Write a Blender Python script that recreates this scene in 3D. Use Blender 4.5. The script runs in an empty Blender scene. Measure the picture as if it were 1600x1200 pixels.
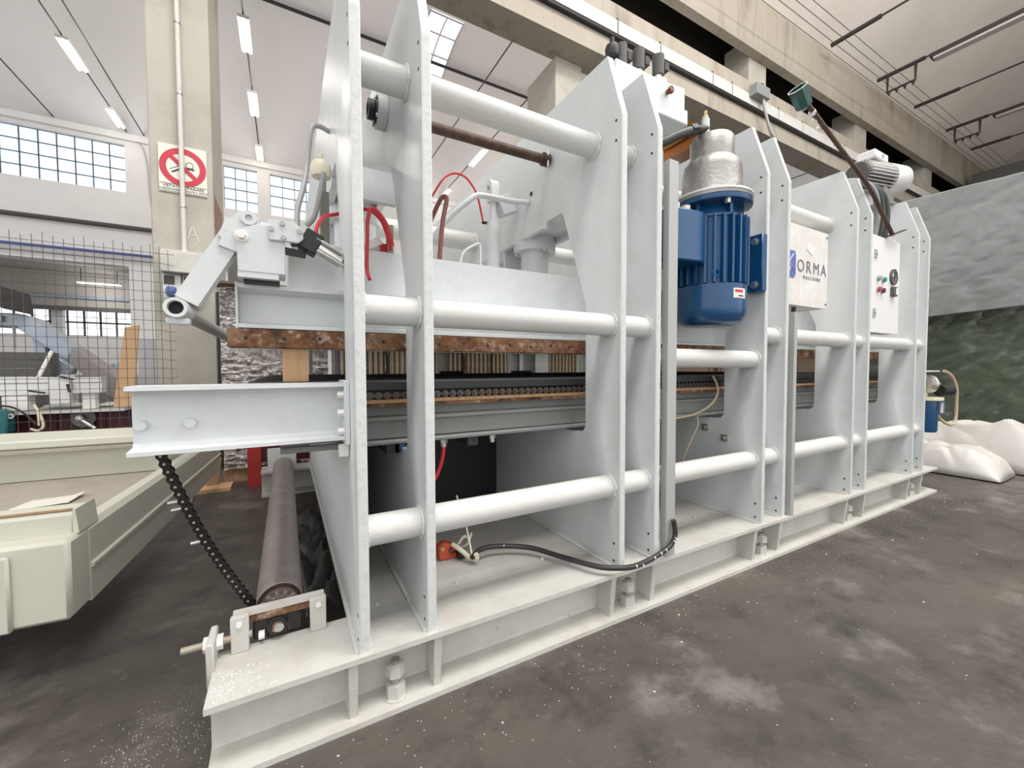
import bpy, bmesh, math, random
from mathutils import Vector, Matrix, noise
from mathutils.geometry import tessellate_polygon
random.seed(7)
R=math.radians; PI=math.pi
sc=bpy.context.scene; COL=sc.collection
# ---------------------------------------------------------------- camera
cd=bpy.data.cameras.new('camera'); cam=bpy.data.objects.new('camera',cd); COL.objects.link(cam)
cd.sensor_fit='HORIZONTAL'; cd.sensor_width=36; cd.lens=36*634.69/1600; cd.clip_start=.02; cd.clip_end=200
yaw,pit,rol=R(29.101),R(2.0924),R(-.2006)
f_=Vector((math.sin(yaw)*math.cos(pit),math.cos(yaw)*math.cos(pit),-math.sin(pit)))
r_=Vector((math.cos(yaw),-math.sin(yaw),0)); u_=r_.cross(f_)
r2=math.cos(rol)*r_+math.sin(rol)*u_; u2=-math.sin(rol)*r_+math.cos(rol)*u_
M=Matrix((r2,u2,-f_)).transposed().to_4x4(); M.translation=(0,0,1.0); cam.matrix_world=M
sc.camera=cam
# ---------------------------------------------------------------- world, exposure
w=bpy.data.worlds.new('sky'); sc.world=w; w.use_nodes=True
bg=w.node_tree.nodes['Background']; bg.inputs[0].default_value=(.965,.985,1,1); bg.inputs[1].default_value=1.22
vs=sc.view_settings; vs.view_transform='Standard'; vs.look='None'; vs.gamma=1; vs.use_curve_mapping=False
vs.exposure=0.40
al=bpy.data.lights.new('overhead_fill','AREA'); al.shape='RECTANGLE'; al.size=9; al.size_y=2.6; al.energy=760; al.color=(1,.985,.96)  # added area fill, lights the press from above the camera
ao=bpy.data.objects.new('overhead_fill',al); COL.objects.link(ao); ao.location=(2.2,-1.76,10.35); ao.rotation_euler=(R(8),0,0)
# ---------------------------------------------------------------- materials
MT={}
def mat(name,col,rough=.5,metal=0,noises=(),bump=0,bscale=40,spec=.5,emit=None,estr=0,trans=0,alpha=1,stretch=(1,1,1),coat=0):
    m=bpy.data.materials.new(name); m.use_nodes=True; nt=m.node_tree; N=nt.nodes; L=nt.links
    b=N['Principled BSDF']; b.inputs['Roughness'].default_value=rough; b.inputs['Metallic'].default_value=metal
    b.inputs['Specular IOR Level'].default_value=spec; b.inputs['Transmission Weight'].default_value=trans; b.inputs['Alpha'].default_value=alpha
    b.inputs['Coat Weight'].default_value=coat
    b.inputs['Base Color'].default_value=(*col,1)
    if emit: b.inputs['Emission Color'].default_value=(*emit,1); b.inputs['Emission Strength'].default_value=estr
    if noises or bump:
        g=N.new('ShaderNodeNewGeometry'); mp=N.new('ShaderNodeMapping'); mp.inputs['Scale'].default_value=stretch
        L.new(g.outputs['Position'],mp.inputs['Vector'])
        prev=None
        for (s,c2,lo,hi,det) in noises:
            n=N.new('ShaderNodeTexNoise'); n.inputs['Scale'].default_value=s; n.inputs['Detail'].default_value=det; n.inputs['Roughness'].default_value=.68
            L.new(mp.outputs[0],n.inputs['Vector'])
            rp=N.new('ShaderNodeMapRange'); rp.inputs['From Min'].default_value=lo; rp.inputs['From Max'].default_value=hi; L.new(n.outputs[0],rp.inputs['Value'])
            mx=N.new('ShaderNodeMix'); mx.data_type='RGBA'; L.new(rp.outputs[0],mx.inputs['Factor'])
            if prev is None: mx.inputs['A'].default_value=(*col,1)
            else: L.new(prev,mx.inputs['A'])
            mx.inputs['B'].default_value=(*c2,1); prev=mx.outputs['Result']
        if prev is not None: L.new(prev,b.inputs['Base Color'])
        if bump:
            n=N.new('ShaderNodeTexNoise'); n.inputs['Scale'].default_value=bscale; n.inputs['Detail'].default_value=4; L.new(g.outputs['Position'],n.inputs['Vector'])
            bp=N.new('ShaderNodeBump'); bp.inputs['Strength'].default_value=bump; bp.inputs['Distance'].default_value=.01; L.new(n.outputs[0],bp.inputs['Height']); L.new(bp.outputs[0],b.inputs['Normal'])
    MT[name]=m; return m
mat('paint',(.63,.65,.655),.40,0,[(2.2,(.56,.57,.555),.48,.78,5),(9,(.585,.59,.575),.5,.75,5),(30,(.42,.41,.37),.70,.80,3)],.08,60)
mat('paint_dust',(.54,.522,.48),.6,0,[(5,(.45,.425,.38),.45,.72,6),(40,(.33,.30,.26),.66,.75,4)],.12,90)
mat('paint_pipe',(.61,.605,.575),.42,0,[(4,(.55,.54,.51),.48,.75,5),(40,(.45,.43,.39),.68,.8,4)],.12,70)
mat('old_steel',(.36,.31,.25),.5,.4,[(20,(.25,.19,.14),.5,.75,4)])
mat('hose_dark',(.045,.052,.052),.45)
mat('platen_grey',(.19,.195,.185),.5,0,[(3,(.15,.15,.14),.45,.7,5)])
mat('paint_edge',(.60,.605,.59),.5,0,[(60,(.50,.495,.47),.5,.8,4)],.22,45)
mat('weld',(.64,.64,.61),.45,0,[(60,(.5,.49,.45),.55,.8,3)],.5,120)
mat('cream',(.57,.56,.47),.45,0,[(4,(.60,.58,.47),.5,.75,4),(30,(.42,.38,.30),.70,.78,4)],.05)
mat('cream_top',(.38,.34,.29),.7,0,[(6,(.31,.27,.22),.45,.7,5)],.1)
mat('floor',(.070,.061,.052),.45,0,[(.6,(.125,.108,.092),.40,.66,7),(1.9,(.24,.22,.20),.54,.72,10),(4.5,(.038,.033,.029),.50,.72,8),(24,(.22,.19,.165),.64,.76,6)],.5,18,.45)
mat('chips',(.62,.58,.52),.7)
mat('concrete',(.47,.445,.39),.85,0,[(1.6,(.38,.35,.30),.45,.7,6),(7,(.46,.43,.375),.5,.75,5)],.25,30,.2)
mat('concrete_stain',(.40,.36,.30),.85,0,[(1.3,(.20,.175,.145),.52,.74,8),(3,(.36,.20,.11),.60,.8,6),(.6,(.43,.39,.335),.5,.7,4)],.25,30,.2,stretch=(2.2,2.2,.35))
mat('recess_shade',(.03,.025,.02),.9)  # near-black colour stands in for the unlit void between the beams
mat('plaster',(.86,.84,.825),.85,0,[(1.2,(.81,.785,.77),.5,.75,5)],.05)
mat('ceiling_white',(.86,.84,.84),.9,0,[(.8,(.82,.80,.80),.5,.8,4)])
mat('ceiling_old',(.84,.785,.725),.9,0,[(.9,(.79,.735,.675),.45,.7,6),(4,(.70,.645,.59),.62,.8,5)])
mat('wall_grey',(.36,.34,.31),.9)
mat('rust',(.17,.075,.035),.8,0,[(12,(.06,.032,.02),.42,.6,7),(5,(.28,.16,.09),.46,.62,6),(26,(.40,.32,.25),.54,.68,6)],.5,60,.2)
mat('rust_dark',(.075,.042,.03),.6,.3,[(20,(.15,.09,.06),.5,.75,5)],.3,60)
mat('roller_steel',(.36,.295,.275),.45,.4,[(9,(.44,.375,.35),.45,.7,5),(40,(.17,.12,.10),.6,.75,4)],.1)
mat('dark_steel',(.035,.033,.032),.45,.5,[(30,(.10,.09,.08),.55,.8,4)])
mat('chain',(.030,.026,.023),.36,.5)
mat('steel',(.55,.54,.52),.35,.9,[(20,(.42,.40,.37),.5,.8,4)],.05)
mat('chrome',(.62,.60,.57),.2,1)
mat('alu_cast',(.34,.33,.31),.45,.75,[(8,(.22,.21,.195),.45,.7,6),(30,(.42,.40,.38),.6,.8,4)],.2,50)
mat('grey_strip',(.42,.42,.41),.5,.2)
mat('blue',(.005,.062,.17),.28,0,[(12,(.007,.075,.20),.5,.8,4)],.03,30,.5,coat=.25)
mat('blue_dirty',(.015,.10,.26),.45,0,[(18,(.10,.09,.08),.55,.75,5)])
mat('black',(.012,.012,.013),.5)
mat('rubber',(.030,.027,.026),.45,0,[(60,(.09,.08,.07),.66,.8,3)])
mat('red_hose',(.55,.02,.03),.35)
mat('red_clip',(.50,.075,.03),.5)
mat('red_dark',(.10,.012,.014),.5,0,[(6,(.05,.01,.01),.5,.7,4)])
mat('red_paint',(.42,.03,.025),.5)
mat('brown_hose',(.20,.07,.05),.5)
mat('brass',(.55,.38,.16),.4,.8)
mat('white_plastic',(.78,.76,.72),.4)
mat('yellowed_plastic',(.72,.66,.52),.4,0,[(20,(.55,.48,.36),.55,.75,4)])
mat('tan_cable',(.48,.37,.25),.6)
mat('wood',(.42,.27,.15),.7,0,[(3,(.34,.20,.10),.4,.7,5)],.1,40,.3,stretch=(14,14,1))
mat('plank',(.68,.44,.26),.7,0,[(3,(.60,.37,.20),.4,.7,5)],.1,40,.3,stretch=(8,8,1))
mat('alu',(.72,.71,.69),.4,.3)
mat('duct',(.38,.44,.52),.4,.2,[(3,(.46,.50,.55),.5,.7,4)])
mat('duct_end',(.33,.29,.29),.5,.1)
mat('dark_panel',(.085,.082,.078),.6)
mat('teal',(.01,.13,.15),.45)
mat('film',(.24,.19,.17),.10,0,[(14,(.46,.42,.39),.45,.6,7),(26,(.92,.91,.90),.52,.6,8),(40,(.08,.055,.05),.54,.64,7)],1,50,1,stretch=(1.0,1,3.4))  # pale streaks in the colour stand for glints on the crinkles
mat('slat_pale',(.40,.32,.22),.6)
mat('slat_brown',(.12,.08,.055),.6)
mat('panel_grey',(.52,.52,.53),.5)
mat('tarp_grey',(.215,.23,.225),.27,0,[(2.5,(.26,.275,.27),.4,.7,6)],.5,13,.6)
mat('tarp_green',(.085,.105,.072),.24,0,[(2.4,(.19,.205,.16),.5,.68,8),(4,(.062,.078,.053),.5,.75,6)],.35,8,.6)  # paler noise patches painted in as highlights on the creases
mat('tarp_white',(.60,.575,.54),.5,0,[(4,(.52,.47,.42),.52,.75,5)],.3,14)
mat('tray',(.62,.61,.57),.6,0,[(8,(.5,.48,.44),.5,.75,5)])
mat('sign_white',(.74,.71,.62),.5)
mat('sign_red',(.52,.035,.06),.5)
mat('ink',(.05,.05,.055),.6)
mat('ink_grey',(.16,.16,.17),.6)
mat('logo_blue',(.10,.14,.36),.5)
mat('logo_pale',(.30,.36,.58),.5)
mat('panel_label',(.66,.625,.585),.5,0,[(9,(.74,.72,.70),.45,.65,6),(14,(.58,.52,.47),.58,.75,5)])
mat('cab_white',(.76,.745,.735),.4)
mat('orange',(.90,.42,.03),.5)
mat('orange_brown',(.34,.13,.03),.5)
mat('brick',(.30,.17,.13),.85,0,[(14,(.42,.33,.28),.5,.7,5)])
mat('green_cup',(.015,.085,.075),.12,0,[(14,(.07,.08,.075),.45,.65,4)])
mat('mirror_steel',(.62,.56,.52),.06,1)
mat('pane',(.75,.85,.92),.5,0,emit=(.72,.88,1),estr=.55,noises=[(5,(.6,.75,.85),.4,.7,5)])
mat('pane_white',(.9,.92,.94),.5,0,emit=(.96,.98,1),estr=.95)
mat('mullion',(.07,.065,.065),.6)
mat('mullion_pale',(.55,.50,.49),.6)
mat('wire',(.10,.09,.085),.5,.4)
mat('tie',(.05,.045,.042),.6,.3)
mat('tube_warm',(1,.9,.75),.4,emit=(1,.80,.52),estr=2.6)
mat('tube_white',(1,1,1),.4,emit=(1,.97,.93),estr=2.4)
mat('green_button',(.03,.28,.26),.4)
mat('postgreen',(.17,.165,.13),.5)
mat('grey_hose',(.26,.265,.26),.5)
mat('logo_hole',(.02,.02,.02),.8)
# ---------------------------------------------------------------- mesh builder
W={}
def perp(d):
    d=d.normalized(); a=Vector((0,0,1)) if abs(d.z)<.9 else Vector((1,0,0))
    u=d.cross(a).normalized(); return u,d.cross(u).normalized()
class B:
    def __init__(s): s.v=[]; s.f=[]
    def add(s,vs,fs):
        o=len(s.v); s.v+=[Vector(p) for p in vs]; s.f+=[[i+o for i in q] for q in fs]; return s
    def box(s,x0,x1,y0,y1,z0,z1):
        return s.add([(x0,y0,z0),(x1,y0,z0),(x1,y1,z0),(x0,y1,z0),(x0,y0,z1),(x1,y0,z1),(x1,y1,z1),(x0,y1,z1)],
            [(0,3,2,1),(4,5,6,7),(0,1,5,4),(1,2,6,5),(2,3,7,6),(3,0,4,7)])
    def bar(s,p,q,w,h,up=(0,0,1)):
        p=Vector(p);q=Vector(q); d=(q-p).normalized(); up=Vector(up); a=d.cross(up).normalized(); b=a.cross(d).normalized()
        vs=[]
        for e in (p,q):
            for i,j in ((-1,-1),(1,-1),(1,1),(-1,1)): vs.append(e+a*i*w/2+b*j*h/2)
        return s.add(vs,[(0,1,2,3),(7,6,5,4),(0,4,5,1),(1,5,6,2),(2,6,7,3),(3,7,4,0)])
    def cyl(s,p,q,r,n=20,r2=None,caps=True,ph=0):
        p=Vector(p);q=Vector(q); r2=r if r2 is None else r2; u,v=perp(q-p); vs=[]
        for e,rr in ((p,r),(q,r2)):
            for i in range(n):
                a=2*PI*i/n+ph; vs.append(e+(u*math.cos(a)+v*math.sin(a))*rr)
        fs=[(i,(i+1)%n,n+(i+1)%n,n+i) for i in range(n)]
        if caps: fs+=[tuple(range(n-1,-1,-1)),tuple(range(n,2*n))]
        return s.add(vs,fs)
    def ring(s,p,q,ro,ri,n=24):
        p=Vector(p);q=Vector(q);u,v=perp(q-p); vs=[]
        for e,rr in ((p,ro),(q,ro),(q,ri),(p,ri)):
            for i in range(n):
                a=2*PI*i/n; vs.append(e+(u*math.cos(a)+v*math.sin(a))*rr)
        fs=[]
        for k in range(4):
            for i in range(n): j=(i+1)%n; k2=(k+1)%4; fs.append((k*n+i,k*n+j,k2*n+j,k2*n+i))
        return s.add(vs,fs)
    def tube(s,path,r,n=10,smooth=6,closed=False):
        P=[Vector(p) for p in path]
        if smooth and len(P)>2:
            Q=[]
            for i in range(len(P)-1):
                a=P[max(i-1,0)];b=P[i];c=P[i+1];d=P[min(i+2,len(P)-1)]
                for k in range(smooth):
                    t=k/smooth; Q.append(.5*((2*b)+(c-a)*t+(2*a-5*b+4*c-d)*t*t+(3*b-a-3*c+d)*t**3))
            P=Q+[P[-1]]
        vs=[];u=None
        for i,p in enumerate(P):
            d=(P[min(i+1,len(P)-1)]-P[max(i-1,0)]).normalized()
            if u is None: u,_=perp(d)
            u=(u-d*u.dot(d)).normalized(); v=d.cross(u)
            for k in range(n):
                a=2*PI*k/n; vs.append(p+(u*math.cos(a)+v*math.sin(a))*r)
        fs=[]
        for i in range(len(P)-1):
            for k in range(n): j=(k+1)%n; fs.append((i*n+k,i*n+j,(i+1)*n+j,(i+1)*n+k))
        m=len(P)-1; fs+=[tuple(range(n-1,-1,-1)),tuple(m*n+k for k in range(n))]
        return s.add(vs,fs)
    def lathe(s,prof,c,ax=(0,0,1),n=28):
        c=Vector(c); d=Vector(ax).normalized(); u,v=perp(d); vs=[]
        for r,h in prof:
            for i in range(n):
                a=2*PI*i/n; vs.append(c+d*h+(u*math.cos(a)+v*math.sin(a))*max(r,1e-4))
        fs=[]
        for k in range(len(prof)-1):
            for i in range(n): j=(i+1)%n; fs.append((k*n+i,k*n+j,(k+1)*n+j,(k+1)*n+i))
        m=len(prof)-1; fs+=[tuple(range(n-1,-1,-1)),tuple(m*n+i for i in range(n))]
        return s.add(vs,fs)
    def prism(s,poly,a0,a1,fn,holes=()):
        # fn(u,v,a)->3D ; poly with holes extruded from a0 to a1
        loops=[poly]+list(holes); flat=[p for l in loops for p in l]
        tri=tessellate_polygon([[Vector((p[0],p[1],0)) for p in l] for l in loops]); n=len(flat)
        vs=[fn(p[0],p[1],a0) for p in flat]+[fn(p[0],p[1],a1) for p in flat]
        fs=[tuple(t) for t in tri]+[tuple(n+i for i in reversed(t)) for t in tri]
        o=0
        for l in loops:
            m=len(l)
            for i in range(m): j=(i+1)%m; fs.append((o+i,o+j,n+o+j,n+o+i))
            o+=m
        return s.add(vs,fs)
    def grid(s,fn,nu,nv,thick=None):
        vs=[fn(i/nu,j/nv) for j in range(nv+1) for i in range(nu+1)]
        fs=[(j*(nu+1)+i,j*(nu+1)+i+1,(j+1)*(nu+1)+i+1,(j+1)*(nu+1)+i) for j in range(nv) for i in range(nu)]
        return s.add(vs,fs)
    def build(s,name,m,parent=None,smooth=38,bevel=0,solid=0,org=None,weld=0):
        xs=[p.x for p in s.v]; ys=[p.y for p in s.v]; zs=[p.z for p in s.v]
        o=Vector(((min(xs)+max(xs))/2,(min(ys)+max(ys))/2,min(zs))) if org is None else Vector(org)
        me=bpy.data.meshes.new(name); me.from_pydata([tuple(p-o) for p in s.v],[],s.f); me.update()
        bm=bmesh.new(); bm.from_mesh(me)
        if weld: bmesh.ops.remove_doubles(bm,verts=bm.verts,dist=1e-4)
        bmesh.ops.recalc_face_normals(bm,faces=bm.faces); bm.to_mesh(me); bm.free()
        me.materials.append(MT[m])
        if smooth:
            me.polygons.foreach_set('use_smooth',[True]*len(me.polygons)); me.set_sharp_from_angle(angle=R(smooth))
        ob=bpy.data.objects.new(name,me); COL.objects.link(ob); ob.location=o; W[ob.name]=o
        if parent: par(ob,parent)
        if bevel:
            b=ob.modifiers.new('bevel','BEVEL'); b.width=bevel; b.segments=1; b.limit_method='ANGLE'; b.angle_limit=R(40)
        if solid:
            b=ob.modifiers.new('solid','SOLIDIFY'); b.thickness=solid
        return ob
def par(ob,parent):
    ob.parent=parent; ob.matrix_parent_inverse=Matrix.Translation(-W[parent.name])
def tag(o,label,cat=None,group=None,kind=None):
    o['label']=label
    if cat: o['category']=cat
    if group: o['group']=group
    if kind: o['kind']=kind
    return o
def thing(name,loc,label,cat,group=None,kind=None):
    o=bpy.data.objects.new(name,None); COL.objects.link(o); o.location=loc; W[o.name]=Vector(loc); o.empty_display_size=.1
    return tag(o,label,cat,group,kind)
def copy(ob,loc,parent,rot=None):
    c=ob.copy(); COL.objects.link(c); c.location=loc
    if rot is not None: c.rotation_euler=rot
    W[c.name]=Vector(loc); c.parent=None
    if parent: par(c,parent)
    return c
def text(name,body,size,m,origin,ux,uz,parent,depth=.0006,align='CENTER',bold=0):
    cu=bpy.data.curves.new(name,'FONT'); cu.body=body; cu.size=size; cu.align_x=align; cu.extrude=depth; cu.offset=bold
    t=bpy.data.objects.new(name,cu); COL.objects.link(t); bpy.context.view_layer.update()
    me=bpy.data.meshes.new_from_object(t.evaluated_get(bpy.context.evaluated_depsgraph_get())); bpy.data.objects.remove(t)
    ux=Vector(ux).normalized(); uz=Vector(uz).normalized(); n=ux.cross(uz); o=Vector(origin)
    mm=Matrix((ux,uz,n)).transposed().to_4x4(); me.transform(mm); me.materials.clear(); me.materials.append(MT[m])
    ob=bpy.data.objects.new(name,me); COL.objects.link(ob); ob.location=o; W[ob.name]=o
    if parent: par(ob,parent)
    return ob
YZ=lambda x:None
fX=lambda u,v,a:(a,u,v)      # profile in Y,Z extruded along X
fY=lambda u,v,a:(u,a,v)      # profile in X,Z extruded along Y
fZ=lambda u,v,a:(u,v,a)
def hexbolt(b,c,ax,r,h): c=Vector(c); b.cyl(c,c+Vector(ax)*h,r,6); return b
# ================================================================ SETTING
fl=B().box(-9,26,-3.2,24,-.2,0).build('floor','floor'); tag(fl,'dark stained concrete workshop floor with pale dust','floor',kind='structure')
mat('bounce_ground',(.62,.60,.57),.9)
yd=B().box(-60,60,-60,-3.2,-.3,-.01).box(-60,-9,-3.2,30,-.3,-.01).build('floor','bounce_ground'); tag(yd,'unseen pale ground added outside to bounce light up to the ceilings','bounce_ground',kind='structure')  # added reflector ground out of view, bounces sky light onto the ceilings
tag(B().box(15,24,-6.2,-6.0,0,8.6).build('wall_light_block','plaster'),'unseen plaster side wall added to block light into the camera bay','wall',kind='structure')  # out-of-view wall added to cut light from the open side
# --- row of columns and beams between the two bays
for i,(x,lab) in enumerate([(-1.07,'beige concrete column carrying the round prohibition sign'),(3.53,'beige concrete column rising behind the press under the crane beam')]):
    c=B().box(x,x+.48,5.0,5.8,0,5.57 if i else 5.575)
    o=c.build('concrete_column','concrete',bevel=.012); tag(o,lab,'column',kind='structure')
b=B().prism([(4.67,5.57),(4.67,6.40),(5.1,6.40),(5.1,5.57)],-8,24,fX).build('trim_1','concrete_stain'); tag(b,'lower concrete crane runway beam above the press','beam',kind='structure')
b=B().prism([(4.8,7.2),(4.8,8.2),(4.9,8.35),(4.96,8.35),(4.96,7.2)],-8,24,fX).build('trim_2','concrete_stain'); tag(b,'upper stained concrete beam under the bay ceiling','beam',kind='structure')
b=B().box(-8,24,5.75,5.8,6.2,8.4).box(-8,24,4.96,5.75,8.35,8.4).build('wall_inner','recess_shade'); tag(b,'recess wall coloured near black for the shade between the two concrete beams','wall',kind='structure')
b=B().box(-8,24,5.09,5.76,6.2,6.25).build('trim_3','recess_shade'); tag(b,'slab coloured near black for the shade behind the crane runway beam','slab',kind='structure')
for k,x in enumerate((3.6,8.2,12.8,17.4)):
    b=B().box(x,x+.6,4.965,5.5,6.25,7.6).build('concrete_pillar','concrete',bevel=.01); tag(b,'short concrete pillar in the dark gap between the two beams','pillar','short pillars between the beams',kind='structure')
# --- cable tray fixed on the crane beam: white cover boxes
tr=thing('cable_tray',(8,4.6,5.9),'white cable tray running along the lower crane beam','cable tray')
B().box(1,22,4.6,4.67,5.86,5.9).build('tray_base','dark_steel',tr)
x=1.0; k=0; cov=None
while x<21:
    L=(1.3,.55,1.5,.9)[k%4]; B().box(x+.012,x+L-.012,4.59,4.668,5.9,6.09).build('tray_cover','tray',tr); B().box(x-.01,x+.01,4.6,4.665,5.9,6.13).build('tray_clip','dark_steel',tr); x+=L; k+=1
jb=thing('junction_box',(7.75,4.55,6.02),'small grey junction box with a hanging conduit on the crane beam','junction box')
B().box(7.6,8.02,4.44,4.59,6.02,6.22).build('body','grey_hose',jb,bevel=.01); B().cyl((7.8,4.5,6.22),(7.8,4.5,6.25),.05,10).build('lid_knob','dark_steel',jb)
B().tube([(7.9,4.5,6.03),(7.95,4.5,5.85),(8.15,4.5,5.5),(8.3,4.52,5.45)],.025).build('conduit','grey_strip',jb)
# --- far bay vault
def vz(y): return 6.5+2.4*math.sin(PI*min(max((13-y)/7.8,0),1))
cv=B()
pro=[(13.2-i*8.0/40,) for i in range(41)]
skx0,skx1,sky0,sky1=2.95,3.72,8.9,10.45
xs=[-9,skx0,skx1,24]; ysl=[13.2-8.0*i/48 for i in range(49)]
for i in range(3):
    for j in range(48):
        ym=(ysl[j]+ysl[j+1])/2
        if i==1 and sky0<ym<sky1: continue
        cv.add([(xs[i],ysl[j],vz(ysl[j])),(xs[i+1],ysl[j],vz(ysl[j])),(xs[i+1],ysl[j+1],vz(ysl[j+1])),(xs[i],ysl[j+1],vz(ysl[j+1]))],[(0,1,2,3)])
bm_=cv.build('ceiling','ceiling_white',smooth=60,weld=1); tag(bm_,'white vaulted ceiling of the bay behind the columns','ceiling',kind='structure')
sk=thing('window_1',(3.33,9.7,8.5),'bright gridded skylight in the white vault','skylight',kind='structure')
for i in range(2):
    for j in range(3):
        y0=sky0+.02+(sky1-sky0)*j/3; y1=sky0+(sky1-sky0)*(j+1)/3-.03; x0=skx0+.03+(skx1-skx0)*i/2; x1=skx0+(skx1-skx0)*(i+1)/2-.02
        B().add([(x0,y0,vz(y0)+.02),(x1,y0,vz(y0)+.02),(x1,y1,vz(y1)+.02),(x0,y1,vz(y1)+.02)],[(0,1,2,3)]).build('pane','pane_white',sk,solid=.01)
for x in (skx0,(skx0+skx1)/2,skx1): B().tube([(x,y,vz(y)-.01) for y in (sky0,9.3,9.7,10.1,sky1)],.018,6).build('glazing_bar','mullion_pale',sk)
for j in range(4):
    y=sky0+(sky1-sky0)*j/3; B().cyl((skx0,y,vz(y)-.015),(skx1,y,vz(y)-.015),.018,6).build('glazing_bar','mullion_pale',sk)
pp=B().cyl((-3,10.02,8.63),(9,10.02,8.63),.035,8).build('ceiling_pipe','tie'); tag(pp,'long black pipe under the white vault','pipe')
# --- far wall with window openings
wx=[-9,-6.14,-3.22,-1.31,-.56,-.27,1.2,24]; wz=[0,3.49,5.22,6.33,6.62]
op={(1,2),(3,2),(5,2),(0,0),(1,0)}
wb=B()
for i in range(7):
    for j in range(4):
        if (i,j) in op: continue
        wb.box(wx[i],wx[i+1],13,13.3,wz[j],wz[j+1])
wl=wb.build('wall_back','plaster',smooth=0); tag(wl,'pale plaster back wall below the vault with high windows','wall',kind='structure')
b=B().box(-9,24,12.9,13,6.42,6.56).build('trim_4','plaster'); tag(b,'plaster cornice along the top of the back wall','cornice',kind='structure')
def window(n,x0,x1,z0,z1,nx,nz,y,label,pm='pane',mm='mullion',th=.013):
    t=thing('window_%d'%n,((x0+x1)/2,y,z0),label,'window',kind='structure')
    dx=(x1-x0)/nx; dz=(z1-z0)/nz; p=None
    for i in range(nx):
        for j in range(nz):
            c=(x0+dx*(i+.5),y,z0+dz*j+.008)
            if p is None: p=B().box(x0+.008,x0+dx-.008,y-.005,y+.005,z0+.008,z0+dz-.008).build('pane',pm,t)
            else: copy(p,c,t)
    for i in range(nx+1): B().box(x0+dx*i-th/2,x0+dx*i+th/2,y-.03,y+.01,z0,z1).build('glazing_bar',mm,t)
    for j in range(nz+1): B().box(x0,x1,y-.03,y+.01,z0+dz*j-th/2,z0+dz*j+th/2).build('glazing_bar',mm,t)
    return t
window(2,-6.14,-3.22,5.22,6.33,10,4,13.12,'wide high window with many blue lit panes left of the signed column')
window(3,-1.31,-.56,5.22,6.33,3,4,13.12,'narrow high window just right of the signed column')
window(4,-.27,1.2,5.22,6.33,5,4,13.12,'high window partly hidden behind the first press frame')
# wall pipes
for (z,m,r,l) in ((4.38,'dark_panel',.05,'dark horizontal pipe on the back wall'),(3.75,'logo_blue',.03,'blue horizontal pipe on the back wall above the opening'),(3.62,'grey_strip',.022,'thin grey conduit below the blue wall pipe')):
    tag(B().cyl((-8,12.93,z),(-.5,12.93,z),r,10).build('wall_pipe',m),l,'pipe')
tag(B().tube([(-3.3,12.95,6.45),(-2.95,12.95,6.42),(-2.82,12.96,6.0),(-2.78,12.97,5.2),(-2.7,12.97,4.5)],.015,6).build('wall_cable','mullion_pale'),'thin drooping cable down the back wall beside the window','cable')
# room beyond the opening
b=B().box(-12,0,18,18.3,0,2.1).box(-12,-7.9,18,18.3,2.1,2.98).box(-4.45,0,18,18.3,2.1,2.98).box(-12,0,18,18.3,2.98,4.2).build('wall_far','plaster',smooth=0); tag(b,'far wall of the next hall seen through the wall opening','wall',kind='structure')
b=B().box(-12,0,13.3,18.3,4.05,4.2).build('ceiling','wall_grey'); tag(b,'dim grey ceiling of the next hall','ceiling',kind='structure')
b=B().box(-12,-2,17.7,17.95,2.98,4.04).build('trim_5','wall_grey'); tag(b,'grey beam above the far strip of windows','beam',kind='structure')
b=B().box(-12,-2,17.6,17.72,2.86,2.98).build('trim_6','dark_panel'); tag(b,'dark lintel above the far strip of windows','lintel',kind='structure')
window(5,-7.9,-4.45,2.1,2.98,9,2,18.1,'strip of white lit windows in the next hall','pane_white','mullion',.05)
tag(B().box(-6.25,-6.0,17.8,18,1.9,3.0).build('window_post','panel_grey'),'grey post in front of the far strip of windows','post')
tag(B().cyl((-12,17.6,3.28),(-3.5,17.6,3.28),.05,8).build('wall_pipe','duct'),'pale blue pipe crossing the next hall under its ceiling','pipe')
def lamp(name,c,L,ax,tm,label,group,w=.16,watt=33,hang=0):
    c=Vector(c); ax=Vector(ax); t=thing(name,c,label,'lamp',group)
    B().bar(c+ax*-L/2+Vector((0,0,.035)),c+ax*L/2+Vector((0,0,.035)),w,.05).build('housing','white_plastic',t)
    s=ax.cross(Vector((0,0,1)))
    if hang: B().cyl(c+ax*-L*.4+Vector((0,0,.05)),c+ax*-L*.4+Vector((0,0,hang)),.01,6).build('hanger','tie',t); B().cyl(c+ax*L*.4+Vector((0,0,.05)),c+ax*L*.4+Vector((0,0,hang)),.01,6).build('hanger','tie',t)
    li=bpy.data.lights.new('tube_light','POINT'); li.energy=watt; li.shadow_soft_size=.2; li.color=(1,.93,.86) if tm=='tube_warm' else (1,.98,.97); lo=bpy.data.objects.new('tube_light',li); COL.objects.link(lo); lo.location=c+Vector((0,0,-.25)); par(lo,t)
    for k in (-1,1): B().cyl(c+ax*(-L/2+.02)+s*k*w*.28,c+ax*(L/2-.02)+s*k*w*.28,.018,8).build('tube',tm,t)
    return t
lamp('fluorescent_lamp',(-4.87,16.9,3.62),1.0,(1,0,0),'tube_white','white fluorescent lamp in the dim next hall beyond the opening',None,.12,24,.43)
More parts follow.
